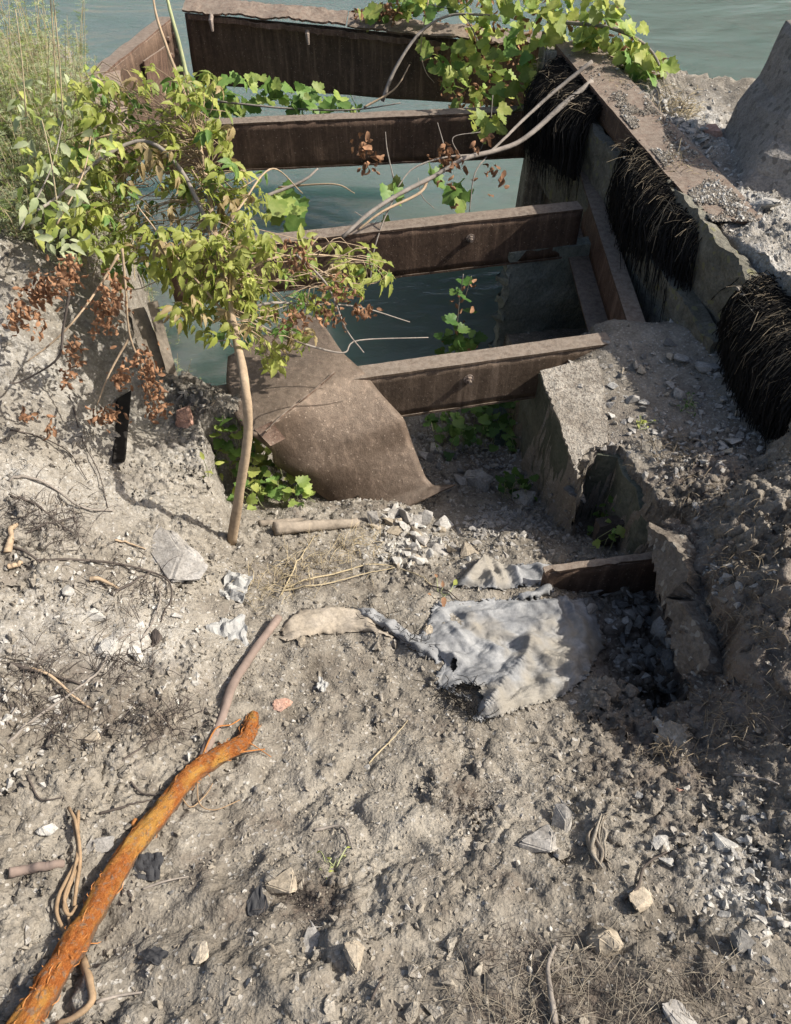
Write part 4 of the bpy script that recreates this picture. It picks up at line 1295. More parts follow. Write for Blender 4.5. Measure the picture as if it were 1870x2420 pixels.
# frayed threads along the torn edges
mb = MB()
rs = np.random.RandomState(3)
for (a, b_), n in ((((795, 1224), (912, 1292)), 60), (((925, 1350), (985, 1398)), 70), (((960, 1345), (1000, 1365)), 30)):
    for _ in range(n):
        t = rs.rand(); q = np.array([a[0] + (b_[0] - a[0]) * t, a[1] + (b_[1] - a[1]) * t]) + rs.normal(size=2) * 5
        p0 = HT(*q, .012); d = rs.normal(size=3) * .018; d[2] = abs(d[2]) * .4
        p0[2] += .006
        mb.add(*tube(smooth_path([p0, p0 + d, p0 + d * 1.6 + rs.normal(size=3) * .012], 5), .0011, 3))
mb.build('frayed_thread', M['fibre'], root)['kind'] = 'stuff'

# ------------------------------------------------------------------ roots, logs, boards
m, nt, b = new_mat('orange_root_bark')
at_ = nt.nodes.new('ShaderNodeAttribute'); at_.attribute_name = 'grain'; p = at_.outputs['Vector']
n1 = noise(nt, p, 7, 6, .7, .6); n2 = noise(nt, p, 42, 6, .8, .4); n3 = noise(nt, p, 1.1, 4, .6); n4 = noise(nt, geo_pos(nt), 70, 4, .7)
c = ramp(nt, n1, [(.30, (.24, .06, .018)), (.5, (.47, .14, .032)), (.70, (.70, .31, .08))])
c = mix(nt, .55, c, ramp(nt, n2, [(.32, (.17, .045, .016)), (.5, (.47, .15, .035)), (.70, (.78, .42, .15))]))
c = mix(nt, ramp(nt, n3, [(.50, 0.0), (.66, .65)]), c, (.72, .42, .10))
c = mix(nt, ramp(nt, n4, [(.53, 0.0), (.63, .7)]), c, (.30, .235, .17))
g = nt.nodes.new('ShaderNodeNewGeometry'); sx = nt.nodes.new('ShaderNodeSeparateXYZ'); nt.links.new(g.outputs['Normal'], sx.inputs[0])
c = mix(nt, ramp(nt, sx.outputs[2], [(.0, .75), (.3, 0.0)]), c, (.20, .155, .115))      # soil stuck to the underside
nt.links.new(c, b.inputs['Base Color']); b.inputs['Roughness'].default_value = .9; b.inputs['Specular IOR Level'].default_value = .15
h = bump(nt, b, n2, 1.0, .012)
bump(nt, b, n4, .8, .006, h)
M['root'] = m
M['root_fine'] = plain('orange_rootlet', (.40, .17, .055), .9, .4, 60, bstr=0)
M['rootlet'] = plain('tan_rootlet', (.31, .215, .13), .9, .35, 60, bstr=0)


def on_ground(px_list, lift, n): return smooth_path([HT(x, y, lift) for x, y in px_list], n)


root = empty('orange_root', HT(420, 1630))
tag(root, 'thick bright orange peeled root running across the dirt at lower left', 'root')
RP = [(185, 1990), (225, 1940), (272, 1868), (318, 1795), (362, 1725), (415, 1628), (465, 1562), (520, 1496), (568, 1462), (604, 1440), (616, 1418), (622, 1396)]
P = on_ground(RP, .026, 110)
wpx = np.interp(np.linspace(0, 1, 110), [0, .2, .35, .6, .8, .93, 1], [53, 49, 41, 33, 28, 25, 17])
rad = np.array([w_ * .5 * depth_of(q) / FPX for w_, q in zip(wpx, P)])
rad *= 1 + .16 * fbm(np.arange(110) * .16, np.zeros(110), 4, 4)
# rest it on the ground
P[:, 2] = np.convolve(np.pad(P[:, 2], 8, 'edge'), np.ones(17) / 17, 'valid')
P[:, 2] = np.maximum(P[:, 2] - .026 + rad * .8, hz(P[:, 0], P[:, 1]) + rad * .45)
P[:14, 2] -= np.linspace(.085, .0, 14)
K_ = 30
V, F = tube(P, rad, K_, .0, 2)
V = np.array(V); L_ = np.cumsum(np.r_[0, np.linalg.norm(np.diff(P, axis=0), axis=1)])
ii, jj = np.meshgrid(np.arange(110), np.arange(K_), indexing='ij')
th_ = 2 * np.pi * jj / K_
gv = np.stack([L_[ii] * 9.0, np.cos(th_) * .45, np.sin(th_) * .45], -1).reshape(-1, 3)
dd = fbm(L_[ii] * 22 + 1.3 * np.cos(th_), 3.2 * np.sin(th_) + 2.6 * np.cos(th_), 6, 4, .6).ravel()
cen = np.repeat(P, K_, 0)
V = cen + (V - cen) * (1 + .16 * dd[:, None] - .10 * (np.abs(perlin(L_[ii] * 6, np.sin(th_) * 5 + 2 * np.cos(th_), 9)) < .05).ravel()[:, None])
ob = obj('bark', V, F, M['root'], root, True)
ob.data.attributes.new('grain', 'FLOAT_VECTOR', 'POINT').data.foreach_set('vector', gv.astype(np.float32).ravel())
mb = MB(); rs = np.random.RandomState(9)
for _ in range(240):                                   # shaggy fibres of the peeling bark
    i = rs.randint(6, 108); a = rs.uniform(0, 6.28)
    t = P[min(i + 1, 109)] - P[i - 1]; t /= np.linalg.norm(t)
    u = np.cross(t, (0, 0, 1)); u /= np.linalg.norm(u); w_ = np.cross(u, t)
    nrm = u * math.cos(a) + w_ * math.sin(a)
    if nrm[2] < -.3: continue
    s = P[i] + nrm * rad[i] * .97
    e = s + t * rs.uniform(-.022, .022) + nrm * rs.uniform(.001, .006) + rs.normal(size=3) * .004
    mb.add(*tube([s, (s + e) / 2 + nrm * .004, e], [.0010, .0009, .0004], 3))
mb.build('bark_fibre', M['root_fine'], root)['kind'] = 'stuff'
for k, (pts, r0, mt) in enumerate([
    ([(540, 1475), (575, 1462), (610, 1455), (640, 1450)], .003, 'root_fine'),
    ([(535, 1470), (560, 1420), (585, 1412), (600, 1400)], .0028, 'root_fine'),
    ([(530, 1500), (535, 1540), (560, 1550), (600, 1532)], .002, 'rootlet'),
    ([(500, 1520), (520, 1545), (545, 1525), (555, 1505)], .002, 'rootlet'),
    ([(345, 1790), (358, 1830), (362, 1860), (335, 1885), (305, 1896)], .0085, 'rootlet'),
    ([(430, 1565), (428, 1575), (440, 1580)], .006, 'root_fine'),
    ([(590, 1450), (610, 1440), (650, 1462)], .002, 'root_fine')]):
    Pk = on_ground(pts, .012, 16); Pk[:, 2] += .008 * np.sin(np.linspace(0, 3.1, 16))
    mb = MB(); mb.add(*tube(Pk, np.linspace(r0, r0 * .6, 16), 6, .15, k)); mb.build('rootlet', M[mt], root, True)

root = empty('rootlet_bundle', HT(330, 1640))
tag(root, 'bundle of pale tan rootlets bent in a bow left of the orange root', 'root')
for k, pts in enumerate([
    [(322, 1545), (335, 1570), (342, 1620), (330, 1650), (310, 1690), (306, 1720), (318, 1750)],
    [(338, 1550), (340, 1590), (343, 1630), (336, 1680), (332, 1705)],
    [(328, 1565), (338, 1610), (335, 1650), (318, 1690), (322, 1715), (325, 1740)],
    [(338, 1640), (330, 1665), (318, 1705), (326, 1720), (336, 1705)]]):
    Pk = on_ground(pts, .012, 26); Pk[:, 2] += .012 * np.sin(np.linspace(0, 3.1, 26))
    mb = MB(); mb.add(*tube(Pk, [.0042, .0042, .0035, .004][k], 6, .12, k)); mb.build('rootlet', M['rootlet'], root, True)

M['root_pink'] = plain('pink_grey_root', (.23, .175, .145), .85, .3, 30, bstr=.4)


def stick(name, pts, r, mat, label, cat='twig', group=None, lift=.5, arch=0.0, k=6, n=24, taper=.6, seed=0):
    Pk = on_ground(pts, 0, n)
    Pk[:, 2] = np.convolve(np.pad(Pk[:, 2], 3, 'edge'), np.ones(7) / 7, 'valid')
    if r > .012: Pk[:, 2] = np.linspace(Pk[0, 2], Pk[-1, 2], n) * .7 + Pk[:, 2] * .3 + .006
    else: Pk[:, 2] = np.maximum(Pk[:, 2], hz(Pk[:, 0], Pk[:, 1]))
    Pk[:, 2] += r * lift + arch * np.sin(np.linspace(0, math.pi, n))
    V, F = tube(Pk, np.linspace(r, r * taper, n), k, .12, seed)
    o = obj(name, V, F, M[mat], None, True)
    return tag(o, label, cat, group)


stick('root', [(662, 1238), (640, 1268), (612, 1310), (588, 1352), (566, 1400), (548, 1440), (536, 1478)], .0135, 'root_pink', 'smooth pinkish grey root joining the head of the orange one', 'root', lift=.7, k=12, taper=.95)
stick('root', [(225, 1650), (255, 1645), (290, 1638), (312, 1634)], .011, 'root_pink', 'pinkish root stub coming in flat at the left of the rootlet bundle', 'root', lift=.4, k=10, taper=.8)
stick('driftwood_log', [(655, 1092), (790, 1084)], .026, 'wood', 'grey weathered log lying across at the edge of the hole', 'log', lift=.6, k=12, taper=.75)
stick('driftwood_log', [(630, 1082), (700, 1077)], .014, 'wood', 'short dark piece of wood above the weathered log', 'log', lift=.6, k=8, taper=.7)
stick('branch', [(1262, 1442), (1290, 1412), (1318, 1388), (1345, 1362)], .016, 'twig_dark', 'dark branch lying in the narrow gully of the shaded pocket', 'branch', lift=.9, k=8, taper=.8)
stick('branch', [(1258, 1155), (1272, 1175), (1274, 1195), (1264, 1212)], .007, 'twig_dark', 'thin curved dark root hanging before the sunk steel channel', 'branch', lift=1.5, k=6, arch=.03)
stick('branch', [(1150, 1192), (1168, 1182), (1190, 1170)], .006, 'wood', 'short stick leaning in the corner by the sunk steel channel', 'branch', lift=1, k=6)
# dark timber in the hole in front of the wall
A, B = PZ(1172, 1098, -.33), PZ(1300, 1082, -.30)
G = quad_grid(A, B, B + (0, .02, .09), A + (0, .02, .09), 20, 5, .008, 12, 8, .004)
tag(obj('timber', *sheet(G[::-1], .06), M['twig_dark']), 'dark rotten timber lying behind the sunk steel channel', 'timber')

TW = [
    ([(222, 1440), (270, 1400), (330, 1358), (372, 1325), (395, 1280), (430, 1255)], .0045, 'bark_grey', 'long straight grey twig crossing the left soil from the edge to the brown stone'),
    ([(255, 1145), (330, 1140), (400, 1147), (450, 1160), (482, 1175), (488, 1205), (470, 1240)], .0045, 'twig_dark', 'long arched reddish twig over the ash coloured soil at left'),
    ([(388, 1195), (430, 1178), (455, 1160)], .0045, 'twig_dark', 'short dark forked twig below the arched one'),
    ([(460, 1175), (470, 1205), (455, 1250), (438, 1275)], .004, 'bark_grey', 'grey upright twig standing before the rough brown stone'),
    ([(225, 930), (270, 940), (320, 965), (350, 1010)], .003, 'twig_dark', 'thin dark twig arching on the left bank below the dead leaves'),
    ([(320, 870), (330, 900), (345, 950), (370, 1000), (385, 1060)], .0028, 'twig_dark', 'thin trailing stem running down the left bank'),
    ([(222, 1015), (260, 1010), (300, 1030), (340, 1055), (395, 1062)], .0055, 'bark_grey', 'bent grey branch in the tangle at far left'),
    ([(225, 1035), (265, 1050), (310, 1085), (330, 1100)], .004, 'twig_dark', 'dark twig under the bent grey branch at far left'),
    ([(235, 1105), (280, 1085), (330, 1070)], .0045, 'twig_dark', 'dark twig pointing up right in the tangle at far left'),
    ([(225, 1120), (250, 1130), (275, 1145)], .006, 'twig_dark', 'short thick dark stick at the far left above the arched twig'),
    ([(222, 1130), (230, 1105), (238, 1085)], .012, 'bark', 'stub of pale yellow split wood standing at the left edge'),
    ([(222, 1152), (240, 1150), (248, 1148)], .009, 'bark', 'pale yellow peeled stick end at the left edge'),
    ([(355, 1172), (380, 1180), (405, 1190)], .008, 'bark', 'pale yellow knuckle of peeled root in the left soil'),
    ([(395, 1108), (420, 1114), (445, 1122)], .004, 'bark', 'short straw coloured stick near the pale slab'),
    ([(225, 1310), (260, 1320), (310, 1335), (345, 1345)], .006, 'twig_dark', 'dark curved root at left below the chalky lump'),
    ([(240, 1315), (290, 1330), (330, 1365), (360, 1385)], .005, 'bark', 'tan curled root strip at left below the dark curved one'),
    ([(222, 1410), (240, 1375)], .003, 'bark_grey', 'short pale twig at the left edge beside the long straight one'),
    ([(253, 1490), (275, 1530), (310, 1527)], .003, 'twig_dark', 'thin hooked twig left of the rootlet bundle'),
    ([(395, 1475), (440, 1450), (478, 1430)], .003, 'twig_dark', 'thin twig lying left of the pinkish root'),
    ([(420, 1500), (440, 1520), (470, 1522)], .003, 'twig_dark', 'small dark twig at the left side of the orange root'),
    ([(370, 1552), (410, 1543), (455, 1530)], .0035, 'twig_dark', 'straight dark twig touching the orange root from the left'),
    ([(440, 1675), (480, 1665), (515, 1655)], .003, 'bark_grey', 'pale straight twig right of the orange root'),
    ([(365, 1860), (400, 1850), (440, 1843)], .004, 'bark_grey', 'grey twig right of the lowest stretch of the orange root'),
    ([(720, 1580), (765, 1575), (782, 1610)], .004, 'bark_grey', 'bent grey twig in the middle of the dirt'),
    ([(808, 1470), (850, 1430), (872, 1400)], .0022, 'straw', 'thin straw stalk lying in the middle of the dirt'),
    ([(812, 1855), (825, 1830), (835, 1815)], .003, 'twig_dark', 'short dark twig at bottom centre'),
    ([(1222, 1692), (1245, 1672), (1255, 1640), (1292, 1615)], .0045, 'twig_dark', 'dark zigzag twig in the gravel at lower right'),
    ([(1110, 1895), (1100, 1840), (1098, 1800), (1112, 1765)], .007, 'bark_grey', 'grey crooked branch standing out of the dry grass at bottom right'),
    ([(1105, 1810), (1125, 1805), (1148, 1798)], .003, 'bark_grey', 'side shoot of dry stem in the grass at bottom right'),
    ([(670, 1185), (740, 1165), (820, 1150), (880, 1160), (910, 1180)], .0035, 'straw', 'long pale reed arching over the dirt left of the cloth'),
    ([(665, 1190), (740, 1180), (800, 1165), (850, 1152)], .003, 'straw', 'second pale reed lying beside the long arching one'),
    ([(665, 1195), (695, 1140), (720, 1100)], .003, 'straw', 'pale reed leaning up towards the log'),
    ([(905, 1180), (935, 1190), (965, 1215)], .003, 'twig_dark', 'thin dark stem bending into the small hole left of the cloth'),
    ([(1400, 1490), (1440, 1500), (1475, 1505)], .005, 'bark_grey', 'stick lying on the mound at the right edge'),
]
for k, (pts, r0, mt, lb) in enumerate(TW):
    stick('twig', pts, r0, mt, lb, 'twig', None, 1.0, .012 if k % 3 == 0 else .004, 5, 26, .5, k)

# crumpled foil, dark shards, dried leaf bundle
def shard(name, px, py, w_, h_, mat, label, cat, seed, amp=.4, lift=.01):
    c = HT(px, py, lift); k = depth_of(c) / FPX
    rs = np.random.RandomState(seed)
    n = 14
    u, v = np.meshgrid(np.linspace(-.5, .5, n), np.linspace(-.5, .5, n), indexing='ij')
    a = rs.uniform(0, 3)
    r_ = 1 + .35 * fbm(np.arctan2(u, v) * 1.2 + seed, u * 0 + seed, seed, 2)
    X = (u * math.cos(a) - v * math.sin(a)) * w_ * k * r_; Y = (u * math.sin(a) + v * math.cos(a)) * h_ * k * r_ * 1.2
    Z = w_ * k * amp * (1.6 * np.abs(perlin(u * 2.2 + seed, v * 2.2, seed)) + .25 * perlin(u * 4, v * 4, seed + 1))
    G = np.stack([c[0] + X, c[1] + Y, c[2] + Z], -1)
    return tag(obj(name, *sheet(G, .002), M[mat]), label, cat)


m, nt, b = new_mat('foil'); b.inputs['Base Color'].default_value = (.34, .335, .315, 1); b.inputs['Metallic'].default_value = 0; b.inputs['Roughness'].default_value = .75; M['foil'] = m
m, nt, b = new_mat('black_plastic'); b.inputs['Base Color'].default_value = (.045, .045, .047, 1); b.inputs['Roughness'].default_value = .8; b.inputs['Specular IOR Level'].default_value = .15; M['plastic'] = m
shard('foil_scrap', 592, 1186, 40, 46, 'foil', 'crumpled silver grey scrap standing in the soil below the sapling', 'scrap', 4, .45)
shard('foil_scrap', 582, 1262, 60, 48, 'foil', 'whitish crumpled scrap lying left of the pinkish root', 'scrap', 7, .3)
shard('plastic_shard', 450, 1640, 44, 36, 'plastic', 'torn black plastic piece at the right flank of the orange root', 'scrap', 3, .2)
shard('plastic_shard', 628, 1702, 26, 40, 'plastic', 'narrow black plastic piece in the middle of the dirt', 'scrap', 5, .2)
shard('plastic_shard', 465, 1785, 28, 18, 'plastic', 'little black chip left of the tan squarish stone', 'scrap', 6, .2)
shard('bottle_cap', 732, 1345, 16, 18, 'foil', 'tiny white scrap on the smooth dirt left of the cloth', 'scrap', 8, .5)
root = empty('leaf_bundle', HT(1185, 1610))
tag(root, 'bundle of dried brown curled leaves lying in the gravel at lower right', 'dried leaves')
rs = np.random.RandomState(17)
for k in range(12):
    x0 = 1172 + rs.uniform(-8, 16)
    Pk = on_ground([(1186 + rs.uniform(-6, 10), 1556 + rs.uniform(-6, 16)), (x0 + rs.uniform(-6, 6), 1588), (x0 + rs.uniform(-5, 10), 1618), (x0 + rs.uniform(2, 22), 1640 + rs.uniform(-14, 8))], .006 + .004 * (k % 4), 14)
    Pk[:, 2] += rs.uniform(.002, .012) * np.sin(np.linspace(0, 3, 14))
    w_ = rs.uniform(.003, .007) * np.sin(np.linspace(.3, 2.9, 14))
    tw = rs.uniform(-1, 1)
    G = np.stack([Pk - np.array([1, .3, tw]) * w_[:, None], Pk + np.array([0, 0, .003]), Pk + np.array([1, .3, -tw]) * w_[:, None]], 1)
    obj('dried_leaf', *sheet(G, .0012), M['grit' if k % 3 else 'wood'], root, True)
# ================================================================== BLACK FRINGES ON THE RIGHT WALL
def fringe(name, label, y0, y1, z0, bulge, zbot, n, seed, top_tan=.35, near_drop=0.0):
    rs = np.random.RandomState(seed)
    root = empty(name, W((y0 + y1) / 2, z0))
    tag(root, label, 'frayed mat', 'frayed black mats hanging on the right wall')
    mb = MB(); mt = MB()
    ny = 30
    G = np.zeros((ny, 12, 3))
    prof = lambda t, b_, zt, zb_: (-b_ * math.sin(min(1, t * 2.0) * math.pi / 2) * (1 - .25 * max(0, t - .5)), zt + .018 * math.sin(min(1, t * 3) * math.pi) - (zt - zb_) * max(0, t - .18) ** 1.25 / .82 ** 1.25)
    for i in range(ny):
        y = y0 + (y1 - y0) * i / (ny - 1)
        e = math.sin(math.pi * np.clip(i / (ny - 1), .06, .94)) ** .35
        for j in range(12):
            t = j / 11
            dx, z = prof(t, bulge * .8 * e, z0 - .02, zbot + .06)
            w_ = W(y, z); G[i, j] = (w_[0] + dx + .02 * perlin(np.array(i * .4), np.array(j * .4), seed), y - .03 * t, z)
    obj('mat_body', *sheet(G, .02), M['fibre'], root, True)
    blk_, tan_ = [], []
    for k in range(n):
        y = rs.uniform(y0, y1)
        u = (y - y0) / (y1 - y0); e = math.sin(math.pi * np.clip(u, .06, .94)) ** .35
        bb = bulge * e * rs.uniform(.8, 1.12) + .01; zb_ = zbot + rs.uniform(-.06, .10) + .09 * math.sin(y * 47 + seed * 3) * math.sin(y * 19 + 1)
        s = rs.normal() * .10; T = rs.uniform(.55, 1)
        zo = z0 + rs.uniform(-.02, .02); x_in = rs.uniform(0, .06)
        cl_ = math.sin(y * 71 + seed) * .5 + math.sin(y * 163 + seed * 2) * .5
        x0_ = W(y, 0)[0] + .01
        pts = []
        for j in range(8):
            t = j / 7 * T
            dx, z = prof(t, bb, zo, zb_)
            pts.append((x0_ + x_in * (1 - t) + dx + cl_ * .02 * t, y + s * t - .06 * t + cl_ * .085 * t, z))
        pts = np.array(pts) + rs.normal(size=(8, 3)) * .0065 + np.cumsum(rs.normal(size=(8, 3)) * .004, 0)
        if rs.rand() < top_tan: tan_.append(smooth_path(pts[:5], 5))
        else: blk_.append(pts)
    V, F = tubes(blk_, [.0026] * 6 + [.0020, .0010]); fast_mesh('black_strands', V, F, M['fibre'], False, root)['kind'] = 'stuff'
    if tan_: V, F = tubes(tan_, [.0010, .0011, .0010, .0009, .0005]); fast_mesh('tan_strands', V, F, M['fibre_tan'], False, root)['kind'] = 'stuff'
    for k in range(170):                                # straw and dust caught on the top
        y = rs.uniform(y0, y1); w_ = W(y, 0); s0 = np.array([w_[0] - rs.uniform(-.05, bulge * .75), y, z0 + rs.uniform(.0, .03)])
        d = rs.normal(size=3) * (.05, .05, .012)
        mt.add(*tube([s0, s0 + d * .5 + (0, 0, .006), s0 + d], .0010, 3))
    ck = MB()
    for k in range(int(150 * (top_tan > .2))):
        y = rs.uniform(y0, y1); w_ = W(y, 0); u_ = rs.rand() ** 1.6; s_ = rs.uniform(.004, .016)
        V, F = ROCKV[rs.randint(14)]
        ck.add(list(V * s_ + np.array([w_[0] + .03 - u_ * bulge * .9, y, z0 + .012 - .03 * u_])), [tuple(f) for f in F])
    if ck.n: ck.build('soil_crumbs', M['soil_loose'], root)['kind'] = 'stuff'
    mt.build('straw', M['fibre_tan'], root)['kind'] = 'stuff'


fringe('frayed_mat', 'farthest black frayed mat, bulging over the wall near the vine', 4.52, 5.2, .33, .27, -.12, 1600, 1, .12)
fringe('frayed_mat', 'middle black frayed mat with straw tufts hanging beside the stringer', 3.22, 4.05, .35, .15, -.06, 2600, 2, .36)
fringe('frayed_mat', 'nearest black frayed mat draped over the wall at the right edge', 1.95, 2.76, .38, .17, -.06, 3000, 3, .36)

# ================================================================== PLANTS
def leaf_tpl(kind, seed):
    rs = np.random.RandomState(seed)
    if kind == 'leaflet':                                       # pointed, a few coarse teeth, folded along the midrib
        ts = np.linspace(0, 1, 10); ws = .215 * np.sin(np.pi * np.clip(ts, 0, 1) ** .72) ** .9
        dr = rs.uniform(.2, .8); fo = rs.uniform(.2, .7); tws = rs.uniform(-.5, .5)
        V = []; F = []
        for i, (t, w_) in enumerate(zip(ts, ws)):
            z = -dr * t * t * .6; tw = w_ * (1.09 if i % 2 else .92) * rs.uniform(.9, 1.1); k_ = tws * t
            V += [(t + .03 * (i % 2), -tw, z + tw * fo - tw * k_), (t, 0, z), (t + .03 * (i % 2), tw, z + tw * fo + tw * k_)]
        for i in range(9):
            a = i * 3
            F += [(a, a + 3, a + 4, a + 1), (a + 1, a + 4, a + 5, a + 2)]
        return np.array(V), F
    if kind == 'heart':                                         # broad toothed grape leaf
        n = 21; V = [(.12, 0, 0), (.5, 0, rs.uniform(-.02, .05))]; F = []
        cup = rs.uniform(-.45, .6); fo = rs.uniform(0, .55)
        for i in range(n):
            a = -2.75 + 5.5 * i / (n - 1)
            r_ = .50 + .09 * math.cos(a * 3.0) + (.06 if i % 2 else -.04) + .10 * math.cos(a)
            x = .42 + r_ * math.cos(a); y = r_ * math.sin(a) * .95
            V.append((x, y, abs(y) * fo - cup * ((x - .4) ** 2 + y * y) + rs.uniform(-.04, .04)))
        for i in range(n - 1): F.append((1, 2 + i, 3 + i))
        F += [(0, 2, 1), (0, 1, 1 + n)]
        return np.array(V), F
    if kind == 'curl':                                          # dead, crumpled
        V = []; F = []; ph = rs.uniform(0, 3)
        for i in range(5):
            t = i / 4; w_ = .22 * math.sin(math.pi * (t * .85 + .1))
            c = math.sin(t * 4 + ph) * .18
            V += [(t * .8, -w_, c + w_ * 1.2), (t * .8, 0, c), (t * .8, w_, c + w_ * rs.uniform(.4, 1.6))]
        for i in range(4):
            a = i * 3; F += [(a, a + 3, a + 4, a + 1), (a + 1, a + 4, a + 5, a + 2)]
        return np.array(V), F
    if kind == 'blade':                                         # cut, feathery leaf: a midrib with side lobes
        V = [(0, -.03, 0), (0, .03, 0), (1, 0, -.22 * rs.uniform(.3, 1.5))]; F = [(0, 2, 1)]
        for t, l_ in ((.3, .32), (.55, .30), (.78, .2)):
            for sg in (-1, 1):
                n_ = len(V); z = -.2 * t * t
                V += [(t - .05, 0, z), (t + .06, 0, z), (t + .22, sg * l_, z - .05 + rs.uniform(-.05, .05))]; F.append((n_, n_ + 1, n_ + 2))
        return np.array(V), F


TPL = {k: [leaf_tpl(k, 50 + i) for i in range(6)] for k in ('leaflet', 'heart', 'curl', 'blade')}
_leafme = {}


def leaf_me(kind, i, mat):
    if (kind, i, mat) not in _leafme:
        me = mesh_data('leaf', *TPL[kind][i], smooth=True); me.materials.append(M[mat]); _leafme[(kind, i, mat)] = me
    return _leafme[(kind, i, mat)]


def frame(d, up):
    d = np.asarray(d, float); d = d / (np.linalg.norm(d) + 1e-9)
    s = np.cross(up, d); s /= np.linalg.norm(s) + 1e-9
    return np.stack([d, s, np.cross(d, s)], 1)


class Foliage:
    """collects leaves; the largest become parts of the plant, the rest one joined part"""
    def __init__(s): s.L = []

    def add(s, kind, p, d, up, size, mat): s.L.append((kind, np.asarray(p, float), frame(d, up), size, mat))

    def build(s, root, cap=120, name='leaf'):
        rl = np.array(root.location)
        s.L.sort(key=lambda l: -l[3] / max(.3, depth_of(l[1])))
        for kind, p, R_, size, mat in s.L[:cap]:
            o = bpy.data.objects.new(name, leaf_me(kind, random.randrange(6), mat)); col.objects.link(o)
            o.parent = root
            Mx = np.eye(4); Mx[:3, :3] = R_ * size; Mx[:3, 3] = p - rl
            o.matrix_local = Matrix(Mx.tolist())
        by = {}
        for kind, p, R_, size, mat in s.L[cap:]:
            V, F = TPL[kind][random.randrange(6)]
            mb = by.setdefault(mat, MB())
            mb.add(list((V * size) @ R_.T + p), F)
        for mat, mb in by.items():
            mb.build('foliage', M[mat], root, True)['kind'] = 'stuff'


def rnd(rs, a=1.0): return rs.normal(size=3) * a


def compound(fo, rs, p, d, size, mat, n=5):
    """box elder leaf: leaflets along a short stalk"""
    d = d / np.linalg.norm(d)
    up = np.array([.65, .1, .8]) + rnd(rs, .3)
    R_ = frame(d, up); s = R_[:, 1]
    for k in range(n):
        if k == n - 1: dd, o = d, 1.0
        else:
            sd = 1 if k % 2 else -1
            dd = d * .55 + s * sd * .85; o = .35 + .55 * (k // 2) / max(1, n // 2)
        dd = dd + rnd(rs, .12) + np.array([0, 0, -.25])
        fo.add('leaflet', p + d * size * .9 * o, dd, up + rnd(rs, .25), size * rs.uniform(.75, 1.15), mat)


def branch(name, pts, r0, r1, mat, parent, n=20, k=6, seed=0):
    V, F = tube(smooth_path(pts, n), np.linspace(r0, r1, n), k, .1, seed)
    return obj(name, V, F, M[mat], parent, True)


# ---- box elder sapling in the middle
rs = np.random.RandomState(21)
b0 = HT(583, 1106, -.02)
root = empty('sapling', b0)
tag(root, 'leafy yellow green sapling with a tan crooked trunk growing from the edge of the hole', 'sapling')
TR = [b0, PY(600, 1010, b0[1] + .02), PY(611, 930, b0[1] + .06), PY(606, 850, b0[1] + .12), PY(590, 768, 2.12), PY(572, 680, 2.32), PY(556, 600, 2.5), PY(545, 530, 2.68), PY(530, 450, 2.85)]
V, F = tube(smooth_path(TR, 60), np.interp(np.linspace(0, 1, 60), [0, .1, .5, 1], [.020, .0165, .0135, .008]), 10, .07, 3)
obj('trunk', V, F, M['bark'], root, True)
stems = [
    ([PY(532, 460, 2.84), PY(520, 390, 2.92), PY(500, 300, 3.03), PY(480, 225, 3.15), PY(462, 120, 3.30), PY(450, 40, 3.40)], .0095, .004, 'stem_green'),
    ([PY(528, 440, 2.86), PY(505, 372, 2.90), PY(478, 300, 2.96), PY(458, 232, 3.02), PY(452, 130, 3.15)], .0075, .003, 'bark'),
    ([PY(560, 620, 2.46), PY(500, 500, 2.66), PY(440, 455, 2.75), PY(370, 485, 2.67), PY(310, 540, 2.53), PY(268, 568, 2.41)], .009, .005, 'bark_grey'),
    ([PY(575, 700, 2.30), PY(640, 650, 2.44), PY(720, 640, 2.60), PY(800, 650, 2.74)], .006, .002, 'bark'),
    ([PY(585, 740, 2.23), PY(640, 720, 2.28), PY(700, 720, 2.38), PY(790, 725, 2.53), PY(875, 750, 2.56)], .006, .002, 'bark_grey'),
    ([PY(588, 760, 2.20), PY(560, 720, 2.23), PY(500, 650, 2.34), PY(430, 560, 2.51)], .006, .0025, 'bark'),
    ([PY(560, 620, 2.46), PY(600, 560, 2.56), PY(650, 500, 2.76), PY(700, 540, 2.83)], .005, .002, 'bark'),
    ([PY(575, 690, 2.31), PY(640, 760, 2.25), PY(760, 800, 2.32), PY(790, 780, 2.39), PY(905, 775, 2.54)], .005, .002, 'bark_grey'),
    ([PY(585, 790, 2.16), PY(575, 780, 2.14), PY(552, 783, 2.10)], .004, .002, 'bark_grey'),
]
for k, (p_, r0, r1, mt) in enumerate(stems): branch('branch', p_, r0, r1, mt, root, 26, 6, k)
fo = Foliage()
POLY = [(318, 345), (400, 350), (470, 322), (545, 330), (585, 400), (575, 470), (645, 505), (650, 560), (610, 610), (700, 615), (830, 630), (850, 680), (790, 700), (720, 745), (700, 815), (640, 835), (610, 770), (530, 765), (470, 715), (410, 690), (345, 630), (295, 560), (320, 470), (350, 405)]
cl = in_poly(POLY, 900, rs)
for px, py in cl:
    y = 2.25 + .7 * np.clip((800 - py) / 430, 0, 1) + rs.uniform(-.16, .2)
    if px > 640: y += .1
    if perlin(np.array(px / 55.0), np.array(py / 55.0), 5) < -.30 + .12 * rs.rand(): continue
    p_ = PY(px, py, y)
    d = np.array([rs.normal() * .8, rs.normal() * .6 - .25, -.25 + rs.normal() * .35])
    u = rs.rand()
    mt = 'leaf' if u < .70 else 'leaf_green' if u < .82 else 'leaf_bronze' if u < .90 else 'leaf_vine'
    compound(fo, rs, p_ - d * .03, d, rs.uniform(.030, .056), mt, rs.choice([3, 5, 5]))
